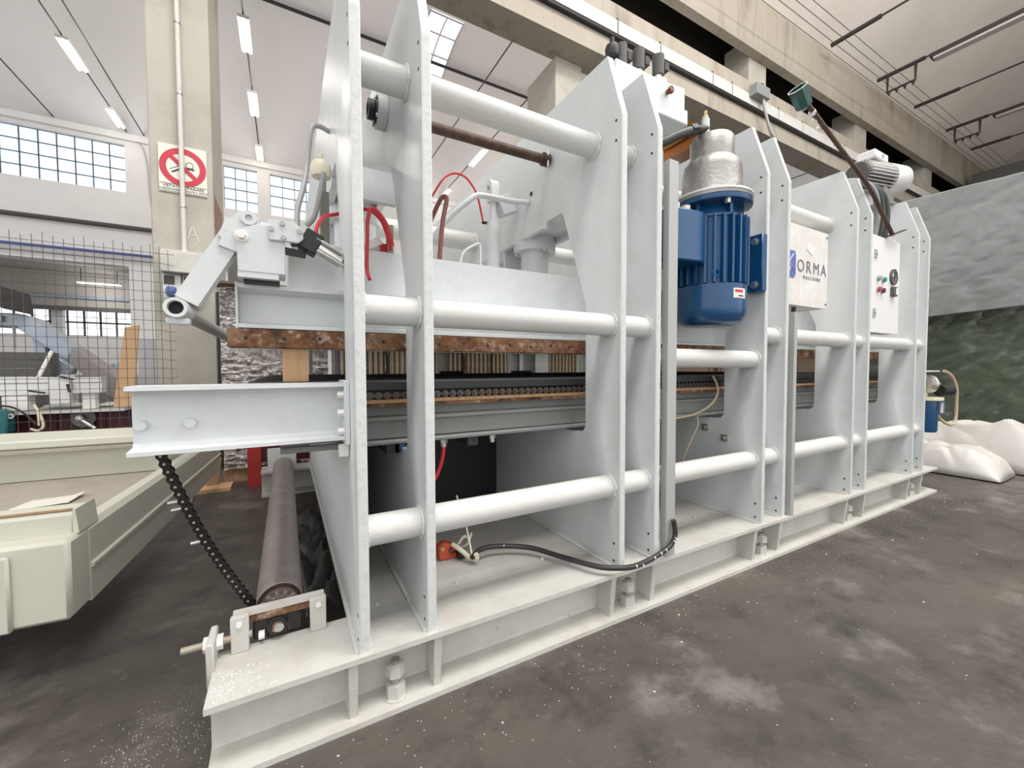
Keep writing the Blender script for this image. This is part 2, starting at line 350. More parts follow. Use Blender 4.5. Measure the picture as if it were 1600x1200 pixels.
# --- tie rods and lamps in far bay
for x,l in ((-4.36,'thin tie rod meeting the back wall above the wide high window'),(-3.15,'tie rod carrying a warm and a white lamp left of the signed column'),(-2.84,'bare thin tie rod ending between the wide window and the signed column'),(-.47,'tie rod carrying three lamps right of the signed column'),(3.5,'bare tie rod crossing the vault between the skylight and the second column'),(4.5,'tie rod carrying lamps seen between the second and third press plates')):
    tag(B().cyl((x,5.5,6.6),(x,13.0,6.6),.013,6).build('tie_rod','tie'),l,'tie rod','tie rods of the far bay')
lamp('fluorescent_lamp',(-3.15,10.15,6.52),.85,(0,1,0),'tube_warm','warm glowing fluorescent lamp on a tie rod between two other lamps left of the column',None)
lamp('fluorescent_lamp',(-3.15,12.2,6.52),.75,(0,1,0),'tube_white','white fluorescent lamp on a tie rod close to the wide high window',None,watt=5)
lamp('fluorescent_lamp',(-.47,8.2,6.52),.8,(0,1,0),'tube_white','upper fluorescent lamp right of the signed column',None)
lamp('fluorescent_lamp',(-.47,10.2,6.52),.85,(0,1,0),'tube_warm','warm fluorescent lamp above the narrow high window',None)
lamp('fluorescent_lamp',(-.47,12.4,6.52),.8,(0,1,0),'tube_warm','small distant fluorescent lamp just above the narrow high window',None,watt=3)
lamp('fluorescent_lamp',(4.52,9.9,6.52),.95,(0,1,0),'tube_white','fluorescent lamp seen between the second and third press plates',None)
lamp('fluorescent_lamp',(4.52,12.3,6.52),.6,(0,1,0),'tube_white','farther fluorescent lamp behind the red air hose',None,watt=4)
lamp('fluorescent_lamp',(2.62,8.7,6.9),.8,(0,1,0),'tube_warm','warm lamp beside the bright skylight',None,.12,17,1.7)
for x in (7.2,10.2,13.2):
    tag(B().cyl((x,5.5,6.6),(x,13.0,6.6),.013,6).build('tie_rod','tie'),'tie rod of the white vault farther along the bay behind the press','tie rod','tie rods of the far bay')
    for y in (8.4,11.2): lamp('fluorescent_lamp',(x,y,6.52),.85,(0,1,0),'tube_white','added fluorescent lamp hidden by the press to brighten the white vault','added lamps farther along the far bay')  # extra hidden lamps added to brighten the far vault
# --- near bay ceiling (upper right)
def nz(y): 
    a=min(max((5.0-y)/11.0,0),1); return 8.2+2.6*math.sin(PI*a)
nb=B(); yy=[5.05-11.05*i/30 for i in range(31)]
nx_=[-9,-2.3,6.7,24]
for j in range(30):
    for i in range(3):
        if i==1 and 15<=j<22: continue
        nb.add([(nx_[i],yy[j],nz(yy[j])),(nx_[i+1],yy[j],nz(yy[j])),(nx_[i+1],yy[j+1],nz(yy[j+1])),(nx_[i],yy[j+1],nz(yy[j+1]))],[(0,1,2,3)])
sk2=thing('window_6',(2.2,-1.76,10.6),'unseen skylight added above the camera to house the overhead fill light','skylight',kind='structure')  # opening and bars out of view, added around the overhead fill light
for i in range(10):
    x=-2.3+i; B().tube([(x,yy[j],nz(yy[j])-.02) for j in (15,17,19,22)],.03,6).build('glazing_bar','mullion_pale',sk2)
for j in (15,22): B().box(-2.3,6.7,yy[j]-.04,yy[j]+.04,nz(yy[j])-.08,nz(yy[j])+.02).build('frame','mullion_pale',sk2)
tag(nb.build('ceiling','ceiling_old',smooth=60,weld=1),'stained beige vaulted ceiling above the camera bay','ceiling',kind='structure')
for k,(x,y) in enumerate(((5.5,-1),(5.5,-3.6),(8.4,-.6),(8.4,-3.6))):  # lit lamps out of view, added to brighten the near ceiling
    lamp('fluorescent_lamp',(x,y,8.05),1.2,(0,1,0),'tube_white','unseen fluorescent lamp added high above the camera bay to brighten its ceiling','added lamps of the near bay',.16,150,1.6)
tag(B().box(23.4,23.7,-6,5.8,0,11).build('wall_end','wall_grey'),'dark end wall of the camera bay','wall',kind='structure')
for i,(x,z) in enumerate(((10.5,8.0),(12.8,8.02),(15.1,8.08),(17.5,8.12),(19.8,8.15))):
    t=thing('tie_rod',(x,1,z),'dark tie rod carrying a wire bracket and strip light under the stained ceiling' if i in (1,3) else 'bare dark tie rod with a thick end sleeve under the stained ceiling','tie rod','tie rods of the near bay')
    B().cyl((x,4.5,z),(x,-5.5,z),.02,6).build('rod','tie',t); B().cyl((x,4.55,z),(x,3.7,z),.045,8).build('sleeve','tie',t)
for i,(x,z) in enumerate(((12.8,7.93),(17.5,8.03))):
    t=thing('strip_light',(x,2.3,z-.1),'unlit grey strip light hung on a tie rod'+(' close to the dark bridge crane' if i else ' beyond the cup on a rod'),'strip light','strip lights of the near bay')
    B().box(x-.12,x+.12,.6,3.6,z-.02,z+.06).build('housing','tie',t); B().box(x-.09,x+.09,.65,3.55,z-.07,z-.02).build('diffuser','mullion_pale',t)
    t=thing('wire_bracket',(x,3.7,z-.4),'black hanging bracket with insulators carrying wires'+(' close to the dark bridge crane' if i else ' above the grey motor'),'bracket','wire brackets of the near bay')
    B().tube([(x,4.36,z+.05),(x,4.36,z-.30),(x,3.86,z-.30),(x,3.86,z+.05)],.03,6,0).build('frame','tie',t)
    for k in range(4): y=4.33-.145*k; B().cyl((x,y,z-.30),(x,y,z-.40),.045,8,.01).build('insulator','black',t)
for k in range(4):
    y=4.33-.145*k; tag(B().cyl((6,y,7.50),(22,y,7.62),.006,6).build('overhead_wire','wire'),'thin overhead wire running along the bay under the stained ceiling','wire','overhead wires of the near bay')
cr=thing('bridge_crane',(20.6,0,7.2),'dark bridge crane girder crossing the near bay in the distance','crane')
B().box(20.2,21.0,-5,4.6,6.75,7.45).build('girder','dark_panel',cr); B().box(19.7,21.5,4.2,4.66,6.45,6.8).build('end_carriage','rust_dark',cr)
cr=thing('orange_crane',(8.6,8,6.6),'orange crane girder seen between the press frames and the beam','crane')
B().box(8.0,8.45,6.3,11.7,6.5,7.2).build('girder','orange',cr); B().box(7.7,9.2,6.3,11.7,7.2,7.26).build('walkway','orange_brown',cr); B().box(8.6,9.6,6.2,7.4,6.3,6.75).build('trolley','orange_brown',cr); B().box(7.6,8.9,5.802,6.3,6.45,7.0).build('end_carriage','orange',cr)
# --- column fittings
sg=thing('prohibition_sign',(-.82,4.99,2.69),'square white sign with a red prohibition circle on the column','sign')
B().box(-1.0,-.635,4.985,4.999,2.69,3.135).build('plate','sign_white',sg)
cx,cz=-.817,2.935; B().ring((cx,4.981,cz),(cx,4.984,cz),.178,.128,48).build('red_ring','sign_red',sg)
B().bar((cx-.105,4.982,cz+.105),(cx+.105,4.982,cz-.105),.003,.036,(0,0,1)).build('red_slash','sign_red',sg)
B().bar((cx-.085,4.983,cz-.055),(cx-.02,4.983,cz-.015),.002,.014).build('wrench_mark','ink',sg)
B().bar((cx-.10,4.983,cz-.03),(cx-.03,4.983,cz+.012),.002,.004).build('wrench_outline','ink',sg)
B().ring((cx+.05,4.982,cz+.03),(cx+.05,4.984,cz+.03),.03,.026,20).build('gear_mark','ink',sg)
B().bar((cx+.025,4.983,cz+.0),(cx+.085,4.983,cz-.005),.002,.018).build('hand_mark','ink',sg)
B().box(-.995,-.64,4.982,4.984,2.766,2.769).build('border_line','ink',sg); B().box(-.995,-.64,4.982,4.984,2.696,2.699).build('border_line','ink',sg)
text('lettering','VIETATO RIPARARE',.036,'ink',(cx,4.983,2.735),(1,0,0),(0,0,1),sg)
text('lettering','O REGISTRARE DURANTE IL MOTO',.0235,'ink',(cx,4.983,2.709),(1,0,0),(0,0,1),sg)
cdt=thing('conduit',(-.82,4.95,2.1),'pale vertical conduit pipe in front of the column sign','conduit')
B().cyl((-.822,4.955,2.12),(-.822,4.955,5.5),.02,12).build('pipe','tray',cdt)
for z in (2.55,3.6,4.25): B().ring((-.822,4.955,z),(-.822,4.955,z+.02),.026,.019,14).build('clip','steel',cdt)
B().cyl((-.822,4.955,2.1),(-.822,4.955,2.14),.034,12).build('gland','white_plastic',cdt)
for p,q in (((-.80,2.27),(-.765,2.40)),((-.765,2.40),(-.71,2.25)),((-.79,2.305),(-.735,2.30))):
    pass
mk=B()
for p,q in (((-.80,2.27),(-.765,2.40)),((-.765,2.40),(-.71,2.25)),((-.79,2.31),(-.735,2.31))): mk.bar((p[0],4.997,p[1]),(q[0],4.997,q[1]),.003,.007)
tag(mk.build('painted_letter','sign_white'),'white letter A scrawled on the column','letter')
bx=thing('socket_box',(-.82,4.85,1.67),'cream metal hood over a socket box with a blue plug on the column','socket box')
B().prism([(4.78,1.90),(4.80,2.09),(4.86,2.12),(4.999,2.12),(4.999,1.90)],-.975,-.665,fX).build('hood','paint_dust',bx,bevel=.006)
B().box(-.975,-.84,4.87,4.999,1.67,1.895).build('box','white_plastic',bx,bevel=.006); B().box(-.83,-.69,4.87,4.999,1.67,1.895).build('box','white_plastic',bx,bevel=.006)
B().box(-.965,-.89,4.862,4.872,1.80,1.88).build('cover','dark_panel',bx); B().box(-.82,-.75,4.862,4.872,1.80,1.88).build('cover','dark_panel',bx)
B().lathe([(.001,-.02),(.03,-.01),(.042,.02),(.04,.06),(.03,.075),(.001,.08)],(-.915,4.86,1.70)).build('plug','logo_blue',bx)
B().box(-.97,-.70,4.86,4.999,1.64,1.668).build('shelf','grey_strip',bx)
# brick patch on the column corner
tag(B().prism([(-.588,2.42),(-.588,2.95),(-.586,2.42)],5.05,5.06,fY).box(-.591,-.586,5.05,5.6,2.2,2.75).build('brick_patch','brick'),'patch of bare brick on the side of the column','brick patch')
tag(B().box(-.586,-.57,4.99,5.03,0,1.78).build('corner_strip','black'),'black rubber strip up the corner of the column','strip')
# ================================================================ FENCE
fe=thing('mesh_fence',(-1.6,4.9,0),'rusty welded wire mesh fence in front of the signed column','fence')
vw=None
for i in range(26):
    x=-2.42+.0605*i; zt=2.10+.02*math.sin(i*1.7)
    o=B().cyl((0,0,0),(0,0,1.7),.0022,5).build('wire','wire',fe) if vw is None else copy(vw,(x,4.74,zt-1.7),fe)
    if vw is None: vw=o; o.location=(x,4.74,zt-1.7); W[o.name]=Vector(o.location)
hw=None
for j in range(20):
    z=.42+.0855*j; k=B()
    k.tube([(-2.45,4.745,z),(-1.6,4.742,z+random.uniform(-.004,.004)),(-1.0,4.743,z),(-.93,4.735,z+random.uniform(-.012,.0)),(-.86,4.72,z+random.uniform(-.02,.005))],.0022,5,3).build('wire','wire',fe)
B().cyl((-2.3,4.77,0),(-2.3,4.77,2.1),.02,8).build('post','wire',fe)
# ================================================================ HYDRAULIC PRESS
PR=thing('hydraulic_press',(2.2,2.54,0),'long white hydraulic press with five pairs of tall frame plates','press')
XS=[.194,.389,1.169,1.365,2.145,2.34,3.12,3.315,4.095,4.30]; T=.028
YM=2.54
def arc(c,r,a0,a1,n=5): return [(c[0]+r*math.cos(R(a0+(a1-a0)*i/n)),c[1]+r*math.sin(R(a0+(a1-a0)*i/n))) for i in range(n+1)]
outer=[(1.18,.2),(1.18,1.98),(1.262,2.24),(3.818,2.24),(3.9,1.98),(3.9,.2)]
hf=[(1.39,.76)]+[(1.39,1.28)]+[(1.555,1.715)]+arc((1.575,1.708),.02,160,90,3)+[(1.69,1.728)]+arc((1.71,1.712),.018,120,270,4)[1:]+[(1.73,1.705)]
hole=hf+[(2*YM-p[0],p[1]) for p in reversed(hf)]+arc((3.65,.76),.04,0,-90,4)+arc((1.43,.76),.04,270,180,4)
pl=B().prism(outer,0,T,fX,[hole]).build('frame_plate','paint',PR,smooth=20,bevel=.003,org=(0,0,0))
pl.location=(XS[0]-T,0,0); W[pl.name]=Vector(pl.location); plates=[pl]
for x in XS[1:]: plates.append(copy(pl,(x-T,0,0),PR))
# sub parts of plates: rough flame-cut edge strip on the front, drilled holes
for i,(x,p) in enumerate(zip(XS,plates)):
    e=B().box(x-T+.003,x-.003,1.1785,1.181,.2,1.975).build('cut_edge','paint_edge',p)
    for z in (1.963,1.887,.297,.227): B().cyl((x-T-.0008,1.21,z),(x-T+.002,1.21,z),.0055,8).build('drilled_hole','logo_hole',p)
    for s in (-1,1):
        xx=x-T/2+s*(T/2+.004); B().cyl((xx,1.19,.203),(xx,3.88,.203),.0075,6).build('weld_bead','weld',p)
# small brackets on plate 5
for y,z in ((1.499,.662),(1.38,.616)):
    B().box(2.105,2.117,y-.018,y+.018,z-.018,z+.018).cyl((2.09,y,z),(2.11,y,z),.009,6).build('square_nut','steel',plates[4])
# --- base
def ibeam(y0,y1,yw): return [(y0,0),(y1,0),(y1,.016),(yw+.012,.024),(yw+.006,.036),(yw+.006,.164),(yw+.012,.176),(y1,.184),(y1,.2),(y0,.2),(y0,.184),(yw-.012,.176),(yw-.006,.164),(yw-.006,.036),(yw-.012,.024),(y0,.016)]
fb=B().prism(ibeam(1.165,1.385,1.272),-.187,4.56,fX).build('base_beam','paint_dust',PR,smooth=30)
bb=B().prism(ibeam(3.695,3.915,3.808),-.187,4.56,fX).build('base_beam','paint_dust',PR,smooth=30)
for x in (.147,.392,1.11,1.337,2.07,2.30,3.05,3.30,4.02,4.27):
    B().prism([(1.19,.017),(1.27,.017),(1.27,.184),(1.172,.184)],x-.012,x+.012,fX).build('stiffener','paint_dust',PR,bevel=.002)
def level_bolt(x,y):
    b=B(); b.cyl((x,y,.0),(x,y,.13),.0135,14); o=b.build('levelling_bolt','steel',PR)
    B().cyl((x,y,.016),(x,y,.022),.036,20).build('washer','paint_dust',o)
    B().cyl((x,y,.022),(x,y,.06),.030,6,.029).build('nut','paint_dust',o)
    B().cyl((x,y,.083),(x,y,.112),.028,6,.0275,ph=.3).cyl((x,y,.112),(x,y,.118),.027,18,.015).build('bolt_head','paint_dust',o)
for x in (.27,1.224,2.185,3.15,4.16): level_bolt(x,1.215)
# floor sheets on the base between plates
sx=[.205,XS[1]-T-.012,XS[1]+.004,XS[2]-T-.006,XS[2]+.004,XS[3]-T-.006,XS[3]+.004,XS[4]-T-.006,XS[4]+.004,XS[5]-T-.006,XS[5]+.004,XS[6]-T-.006,XS[6]+.004,XS[7]-T-.006,XS[7]+.004,XS[8]-T-.006,XS[8]+.004,XS[9]-T-.006]
for i in range(0,len(sx)-1,2):
    B().box(sx[i],sx[i+1],1.388,3.69,.186,.199).build('base_sheet','paint_dust',PR)
for x in (.30,1.27,2.24,3.22,4.2): B().box(x-.05,x+.05,1.39,3.69,.0,.185).build('cross_beam','paint_dust',PR)
for i in range(0,len(sx)-1,2):
    a,b_=sx[i],sx[i+1]
    for k in ((.35,) if b_-a<.3 else (.2,.72)): B().cyl((a+(b_-a)*k,1.41,.199),(a+(b_-a)*k,1.41,.209),.008,8,.005).build('rivet','paint_dust',PR)
# --- tie pipes with weld rings
def pipe(x0,x1,y,z,r,name='tie_pipe'):
    o=B().cyl((x0,y,z),(x1,y,z),r,32).build(name,'paint_pipe',PR)
    for x,s in ((x0,1),(x1,-1)):
        wr=B(); pts=[]
        for k in range(25):
            a=2*PI*k/24; rr=r+.001+random.uniform(-.002,.003); pts.append((x+s*.003,y+rr*math.cos(a),z+rr*math.sin(a)))
        pts[-1]=pts[0]; wr.tube(pts,.0062,6,2); wr.build('weld_ring','weld',o)
for k in range(9):
    x0=XS[k]; x1=XS[k+1]-T
    mz=1.047 if k==3 else 1.175
    pipe(x0,x1,1.50 if k==3 else 1.347,1.90 if k==3 else 1.926,.046); pipe(x0,x1,1.242,mz,.0435); pipe(x0,x1,1.245,.523,.045)
    pipe(x0,x1,3.835,1.175,.0435); pipe(x0,x1,3.72,.523,.045); pipe(x0,x1,3.733,1.926,.046)
    pipe(x0,x1,2.56,1.86,.058)
# --- pair bridging boxes, rams
for k in range(5):
    xa,xb=XS[2*k],XS[2*k+1]-T; xm=(xa+xb)/2
    B().add([(xa,1.566,1.732),(xb,1.566,1.732),(xb,1.508,1.595),(xa,1.508,1.595),(xa,1.58,1.732),(xb,1.58,1.732),(xb,1.522,1.59),(xa,1.522,1.59)],[(0,1,2,3),(4,7,6,5),(0,4,5,1),(2,6,7,3),(0,3,7,4),(1,5,6,2)]).build('bridge_plate','paint',PR)
    B().box(xa,xb,1.57,3.51,1.733,1.755).build('bridge_plate','paint',PR)
    B().box(xa,xb,2.18,2.2,1.59,1.735).build('bridge_plate','paint',PR)
    for y in (1.98,3.1):
        o=B().lathe([(.116,1.655),(.118,1.66),(.118,1.715),(.116,1.732),(.07,1.733)],(xm,y,0),n=36).build('hydraulic_cylinder','paint',PR)
        B().lathe([(.075,1.42),(.077,1.425),(.077,1.655)],(xm,y,0),n=32).build('ram','paint',o)
        B().lathe([(.079,1.42),(.079,1.428)],(xm,y,0),n=32).build('seal_ring','brass',o)
        for a in range(6): 
            if a%2==0: hexbolt(B(),(xm+.1*math.cos(a*1.05+.5),y+.1*math.sin(a*1.05+.5),1.655),(0,0,-1),.010,.012).build('bolt','steel',o)
# --- upper platen
up=B().prism([(.03,1.12),(.012,1.24),(.012,1.372),(.035,1.42),(4.38,1.42),(4.40,1.372),(4.40,1.12)],1.5,3.58,fY).build('upper_platen','paint',PR,smooth=25,bevel=.004)
B().prism([(1.43,1.125),(1.502,1.125),(1.502,1.255),(1.43,1.255),(1.43,1.243),(1.485,1.232),(1.485,1.146),(1.43,1.137)],-.118,4.4,fX).build('platen_channel','paint',up)
B().box(-.124,-.1185,1.428,3.6,1.123,1.257).build('channel_end','paint',up); B().box(-.117,.011,1.503,3.58,1.244,1.2545).build('channel_top','paint',up)
B().box(-.116,.011,1.503,1.512,1.126,1.243).build('channel_back','paint',up)
for k in range(4):
    xm=(XS[2*k+1]+XS[2*k+2])/2; 
rp=B().box(-.145,4.41,1.42,3.62,1.066,1.1215).build('heating_plate','rust',PR,bevel=.002)
bh=B().cyl((-.10,1.4193,1.094),(-.10,1.423,1.094),.0058,10).build('bolt_hole','logo_hole',rp); x=-.002
while x<2.2:
    copy(bh,(x,bh.location.y,bh.location.z+random.uniform(-.004,.004)),rp); x+=.098
B().box(-.14,4.38,1.45,3.6,1.0645,1.0665).build('plate_underside','mirror_steel',rp)
# plain black boxes low inside the frame
for xa,xb in ((.20,.36),(.393,1.138)): B().box(xa,xb,2.25,3.6,.2,.69).build('black_box','black',PR)
# --- lower platen, conveyor belt, chain
lp=B().prism([(1.45,.76),(1.45,.822),(1.435,.824),(1.435,.834),(1.475,.838),(1.475,.871),(3.6,.871),(3.6,.76)],-.02,4.38,fX).build('lower_platen','platen_grey',PR,smooth=20)
B().box(-.06,4.36,1.44,3.6,.871,.884).build('heating_plate','rust',lp); B().box(-.06,4.36,1.432,1.47,.884,.897).build('chain_guide','wood',lp)
B().box(-.09,4.38,1.47,3.6,.884,.955).build('belt_bed','dark_steel',lp); B().box(-.1,4.40,1.455,3.6,.955,.963).build('conveyor_belt','dark_panel',lp)
B().box(-.1,4.40,1.425,1.46,.93,.955).build('belt_edge','black',lp)
B().tube([(-.02,1.462,.745),(1.6,1.46,.747),(4.3,1.462,.745)],.011,8,0).build('oil_pipe','grey_hose',lp)
for x in (.33,.64,1.62,2.6): B().box(x-.022,x+.022,1.47,3.55,.70,.76).build('cross_rail','dark_steel',lp)
B().box(.338,.372,1.47,1.5,.70,.755).build('blue_tag','blue',lp)
cc=B().box(.2,4.3,1.445,1.452,.899,.925).build('conveyor_chain','black',PR)
mat('chain_rusty',(.075,.058,.046),.45,.4)
lk=None; x=.215
while x<2.15:
    if not(1.19<x<1.36):
        if lk is None:
            lk=B().cyl((x,1.424,.911),(x,1.445,.911),.0128,14).cyl((x,1.418,.911),(x,1.426,.911),.0055,8).box(x,x+.0297,1.430,1.436,.905,.917).build('chain_link','chain_rusty',cc)
            z0=lk.location.z
        else: copy(lk,(x+.008,lk.location.y,z0),cc)
    x+=.0297
# red hose & fittings under lower platen
for x in (.53,.74): B().cyl((x,1.5,.70),(x,1.5,.745),.011,10).cyl((x,1.5,.715),(x,1.5,.728),.015,6).build('hose_fitting','steel',lp)
# --- outrigger I beam on first plate
ob=B().prism([(1.30,.79),(1.42,.79),(1.42,.80),(1.372,.806),(1.366,.815),(1.366,.935),(1.372,.944),(1.42,.95),(1.42,.961),(1.30,.961),(1.30,.95),(1.348,.944),(1.354,.935),(1.354,.815),(1.348,.806),(1.30,.80)],-.34,.152,fX).build('outrigger_beam','paint',PR,smooth=30)
B().box(.15,.165,1.29,1.43,.775,.968).build('end_plate','paint',ob,bevel=.002)
for x in (-.322,-.222): B().cyl((x,1.354,.862),(x,1.336,.862),.0135,6).build('bolt','paint',ob)
for y in (1.315,1.40):
    for z in (.815,.87,.925): B().cyl((.15,y,z),(.133,y,z),.0115,6).build('bolt','white_plastic',ob)
B().box(.135,.165,1.318,1.338,.735,.775).build('stop_block','white_plastic',ob,bevel=.003)
sm=B()
tag(B().box(-.008,.063,1.435,1.52,.9635,1.064).build('wood_block','wood'),'upright wooden block wedged between the rusty plate and the white beam','wood block')
# --- roller bearing frame at base corner
bf=B().box(-.151,-.107,1.355,1.375,.2,.302).build('bearing_frame','paint_dust',PR,bevel=.002)
B().box(.049,.094,1.355,1.375,.2,.302).build('frame_upright','paint_dust',bf,bevel=.002)
B().box(-.146,.09,1.376,1.396,.29,.306).build('frame_bar','paint_dust',bf); B().box(-.14,.085,1.378,1.392,.268,.29).build('rust_bar','rust',bf)
for x in (-.13,.073): B().cyl((x,1.356,.282),(x,1.350,.282),.008,8).build('bolt','white_plastic',bf)
B().box(-.20,-.182,1.30,1.40,.155,.275).build('screw_plate','paint_dust',bf,bevel=.003)
B().cyl((-.262,1.365,.243),(-.1,1.365,.243),.010,12).build('adjusting_screw','old_steel',bf)
B().cyl((-.213,1.365,.243),(-.198,1.365,.243),.02,6).cyl((-.182,1.365,.243),(-.168,1.365,.243),.02,6).build('lock_nut','white_plastic',bf)
bk=B().box(-.10,.03,1.385,1.43,.205,.268).box(-.065,-.01,1.38,1.43,.205,.285).build('bearing_block','dark_steel',PR,bevel=.006)
B().ring((-.038,1.372,.240),(-.038,1.386,.240),.026,.014,20).build('bearing_ring','dark_steel',bk); B().cyl((-.038,1.362,.240),(-.038,1.40,.240),.0135,16).build('shaft_end','rust',bk)
B().cyl((-.085,1.374,.225),(-.07,1.374,.225),.012,6).build('grease_nut','white_plastic',bk)
ch=B()
for k in range(170):
    x=-.18+abs(random.gauss(0,.06)); y=1.17+random.random()*.12
    if x<.1: r=random.uniform(.001,.0035); ch.add([(x-r,y-r,.2005),(x+r,y-r*.6,.2005),(x+r*.7,y+r,.2005),(x,y,.2015+r*.3)],[(0,1,3),(1,2,3),(2,0,3),(0,2,1)])
o=ch.build('paint_flakes','paint_edge',PR); o['kind']='stuff'
# roller
ro=thing('drive_roller',(-.03,2.6,.17),'long worn steel roller lying beside the first press plate','roller')
B().lathe([(.015,1.5),(.064,1.5),(.068,1.505),(.068,3.675),(.064,3.68),(.015,3.68)],(-.033,0,.24),(0,1,0),40).build('roller_tube','roller_steel',ro)
B().ring((-.033,1.497,.24),(-.033,1.503,.24),.066,.055,36).build('end_rim','rust_dark',ro)
B().cyl((-.033,1.36,.24),(-.033,3.78,.24),.013,16).build('shaft','steel',ro)
sp=[]
for k in range(15):
    a=2*PI*k/15
    for da,rr in ((-.15,.048),(-.045,.062),(.045,.062),(.15,.048)): sp.append((-.033+rr*math.cos(a+da),.24+rr*math.sin(a+da)))
B().prism(sp,1.445,1.46,fY).build('sprocket','roller_steel',ro); B().cyl((-.033,1.44,.24),(-.033,1.498,.24),.03,20).build('hub','rust_dark',ro)
tag(B().box(-.14,.06,3.72,3.76,.2005,.34).box(-.14,.14,3.72,3.75,.34,.375).build('far_bearing_bracket','white_plastic'),'small white bracket holding the far end of the roller','bracket')
# --- hanging chain
hc=thing('roller_chain',(-.11,1.44,.26),'black roller chain hanging from the outrigger beam to the roller sprocket','chain')
P0=Vector((-.290,1.375,.776)); P1=Vector((-.105,1.452,.285)); nlk=24
pts=[]
for k in range(nlk+1):
    t=k/nlk; p=P0.lerp(P1,t); p.z-=.012*math.sin(PI*t); p.x-=.010*math.sin(PI*t); pts.append(p)
for k in range(nlk):
    p,q=pts[k],pts[k+1]; d=(q-p).normalized(); y=Vector((0,1,0)); off=.0085 if k%2 else .0055
    b=B()
    for s in (-1,1):
        prof=[]; n=d.cross(y).normalized()
        for (c,a0) in ((p,1),(q,0)):
            for i in range(9):
                a=R(-130+260*i/8)+(PI if a0 else 0); prof.append(c+d*math.cos(a)*.0118+n*math.sin(a)*.0118)
            mid=(p+q)/2; prof.append(mid+n*(-.0078 if a0 else .0078))
        vs=[v+y*(s*off) for v in prof]+[v+y*(s*off+s*.0025) for v in prof]; m=len(prof)
        b.add(vs,[tuple(range(m)),tuple(range(2*m-1,m-1,-1))]+[(i,(i+1)%m,m+(i+1)%m,m+i) for i in range(m)])
    b.cyl(p-y*.0125,p+y*.0125,.005,10)
    o=b.build('chain_link','chain',hc)
    B().cyl(p-y*.0135,p-y*.0122,.0034,10).build('pin','roller_steel',o)
for k in (6,7,12): p=pts[k]; B().cyl(p+Vector((-.012,0,0)),p+Vector((-.034,-.003,-.002)),.0055,10).build('attachment_pin','chrome',hc)
# --- arm mechanism at the left end
ar=B().bar((-.112,1.412,1.40),(-.230,1.412,1.187),.056,.05,(0,1,0)).build('swing_arm','paint',PR)
B().prism([(-.155,1.345),(-.125,1.425),(-.10,1.448),(-.075,1.448),(-.055,1.432),(-.06,1.39),(-.11,1.33)],1.378,1.394,fY).build('arm_lug','paint',ar)
B().prism([(-.155,1.37),(-.135,1.425),(-.085,1.40),(-.10,1.345)],1.379,1.386,fY).build('arm_cap','paint',ar)
B().ring((-.246,1.345,1.163),(-.246,1.44,1.163),.0255,.0175,28).build('pivot_socket','paint',ar); B().cyl((-.246,1.365,1.163),(-.246,1.43,1.163),.018,20).build('socket_bore','logo_hole',ar)
B().cyl((-.242,1.44,1.158),(-.242,3.6,1.158),.021,18).build('arm_rod','grey_strip',ar)
B().box(-.272,-.222,1.37,1.40,1.122,1.139).build('arm_clamp','paint',ar,bevel=.003)
B().ring((-.082,1.37,1.428),(-.082,1.40,1.428),.02,.009,20).build('lug_eye','paint',ar)
hd=B().prism([(-.112,1.277),(-.112,1.36)]+[(-.112+.062-.062*math.cos(R(a)),1.36+.055*math.sin(R(a))) for a in (20,45,70,90)]+[(.006,1.415),(.006,1.277)],1.37,1.47,fY).build('actuator_head','paint',PR,bevel=.004)
B().box(-.112,-.012,1.372,1.46,1.262,1.277).build('head_foot','paint',hd); B().box(-.10,-.01,1.4,1.46,1.252,1.264).build('head_gap','black',hd)
B().cyl((-.10,1.366,1.375),(-.10,1.372,1.375),.017,18).cyl((-.10,1.352,1.375),(-.10,1.366,1.375),.011,6).build('pivot_bolt','white_plastic',hd)
B().prism([(-.034,1.372),(-.034,1.43),(.03,1.432),(.052,1.415),(.054,1.385),(.04,1.372)],1.358,1.37,fY).build('side_plate','paint',hd,bevel=.002)
for x,z in ((-.028,1.402),(.0,1.421),(.002,1.381),(.044,1.405)): B().cyl((x,1.358,z),(x,1.351,z),.007,8).build('screw','grey_strip',hd)
B().cyl((-.09,1.43,1.43),(.09,1.5,1.44),.012,12).build('cross_shaft','paint',hd)
cyl_=B().bar((.052,1.40,1.400),(.098,1.40,1.376),.055,.062).build('cylinder_cap','black',PR,bevel=.003)
B().bar((.02,1.41,1.39),(.055,1.405,1.395),.03,.03).build('clevis','dark_panel',cyl_); B().cyl((.09,1.40,1.38),(.163,1.40,1.342),.022,24).build('cylinder_barrel','chrome',cyl_)
B().cyl((.09,1.378,1.362),(.163,1.378,1.324),.006,8).cyl((.09,1.378,1.398),(.163,1.378,1.36),.006,8).build('tie_bolt','steel',cyl_)
B().bar((-.03,1.39,1.355),(.06,1.40,1.35),.02,.018).build('push_rod','black',cyl_)
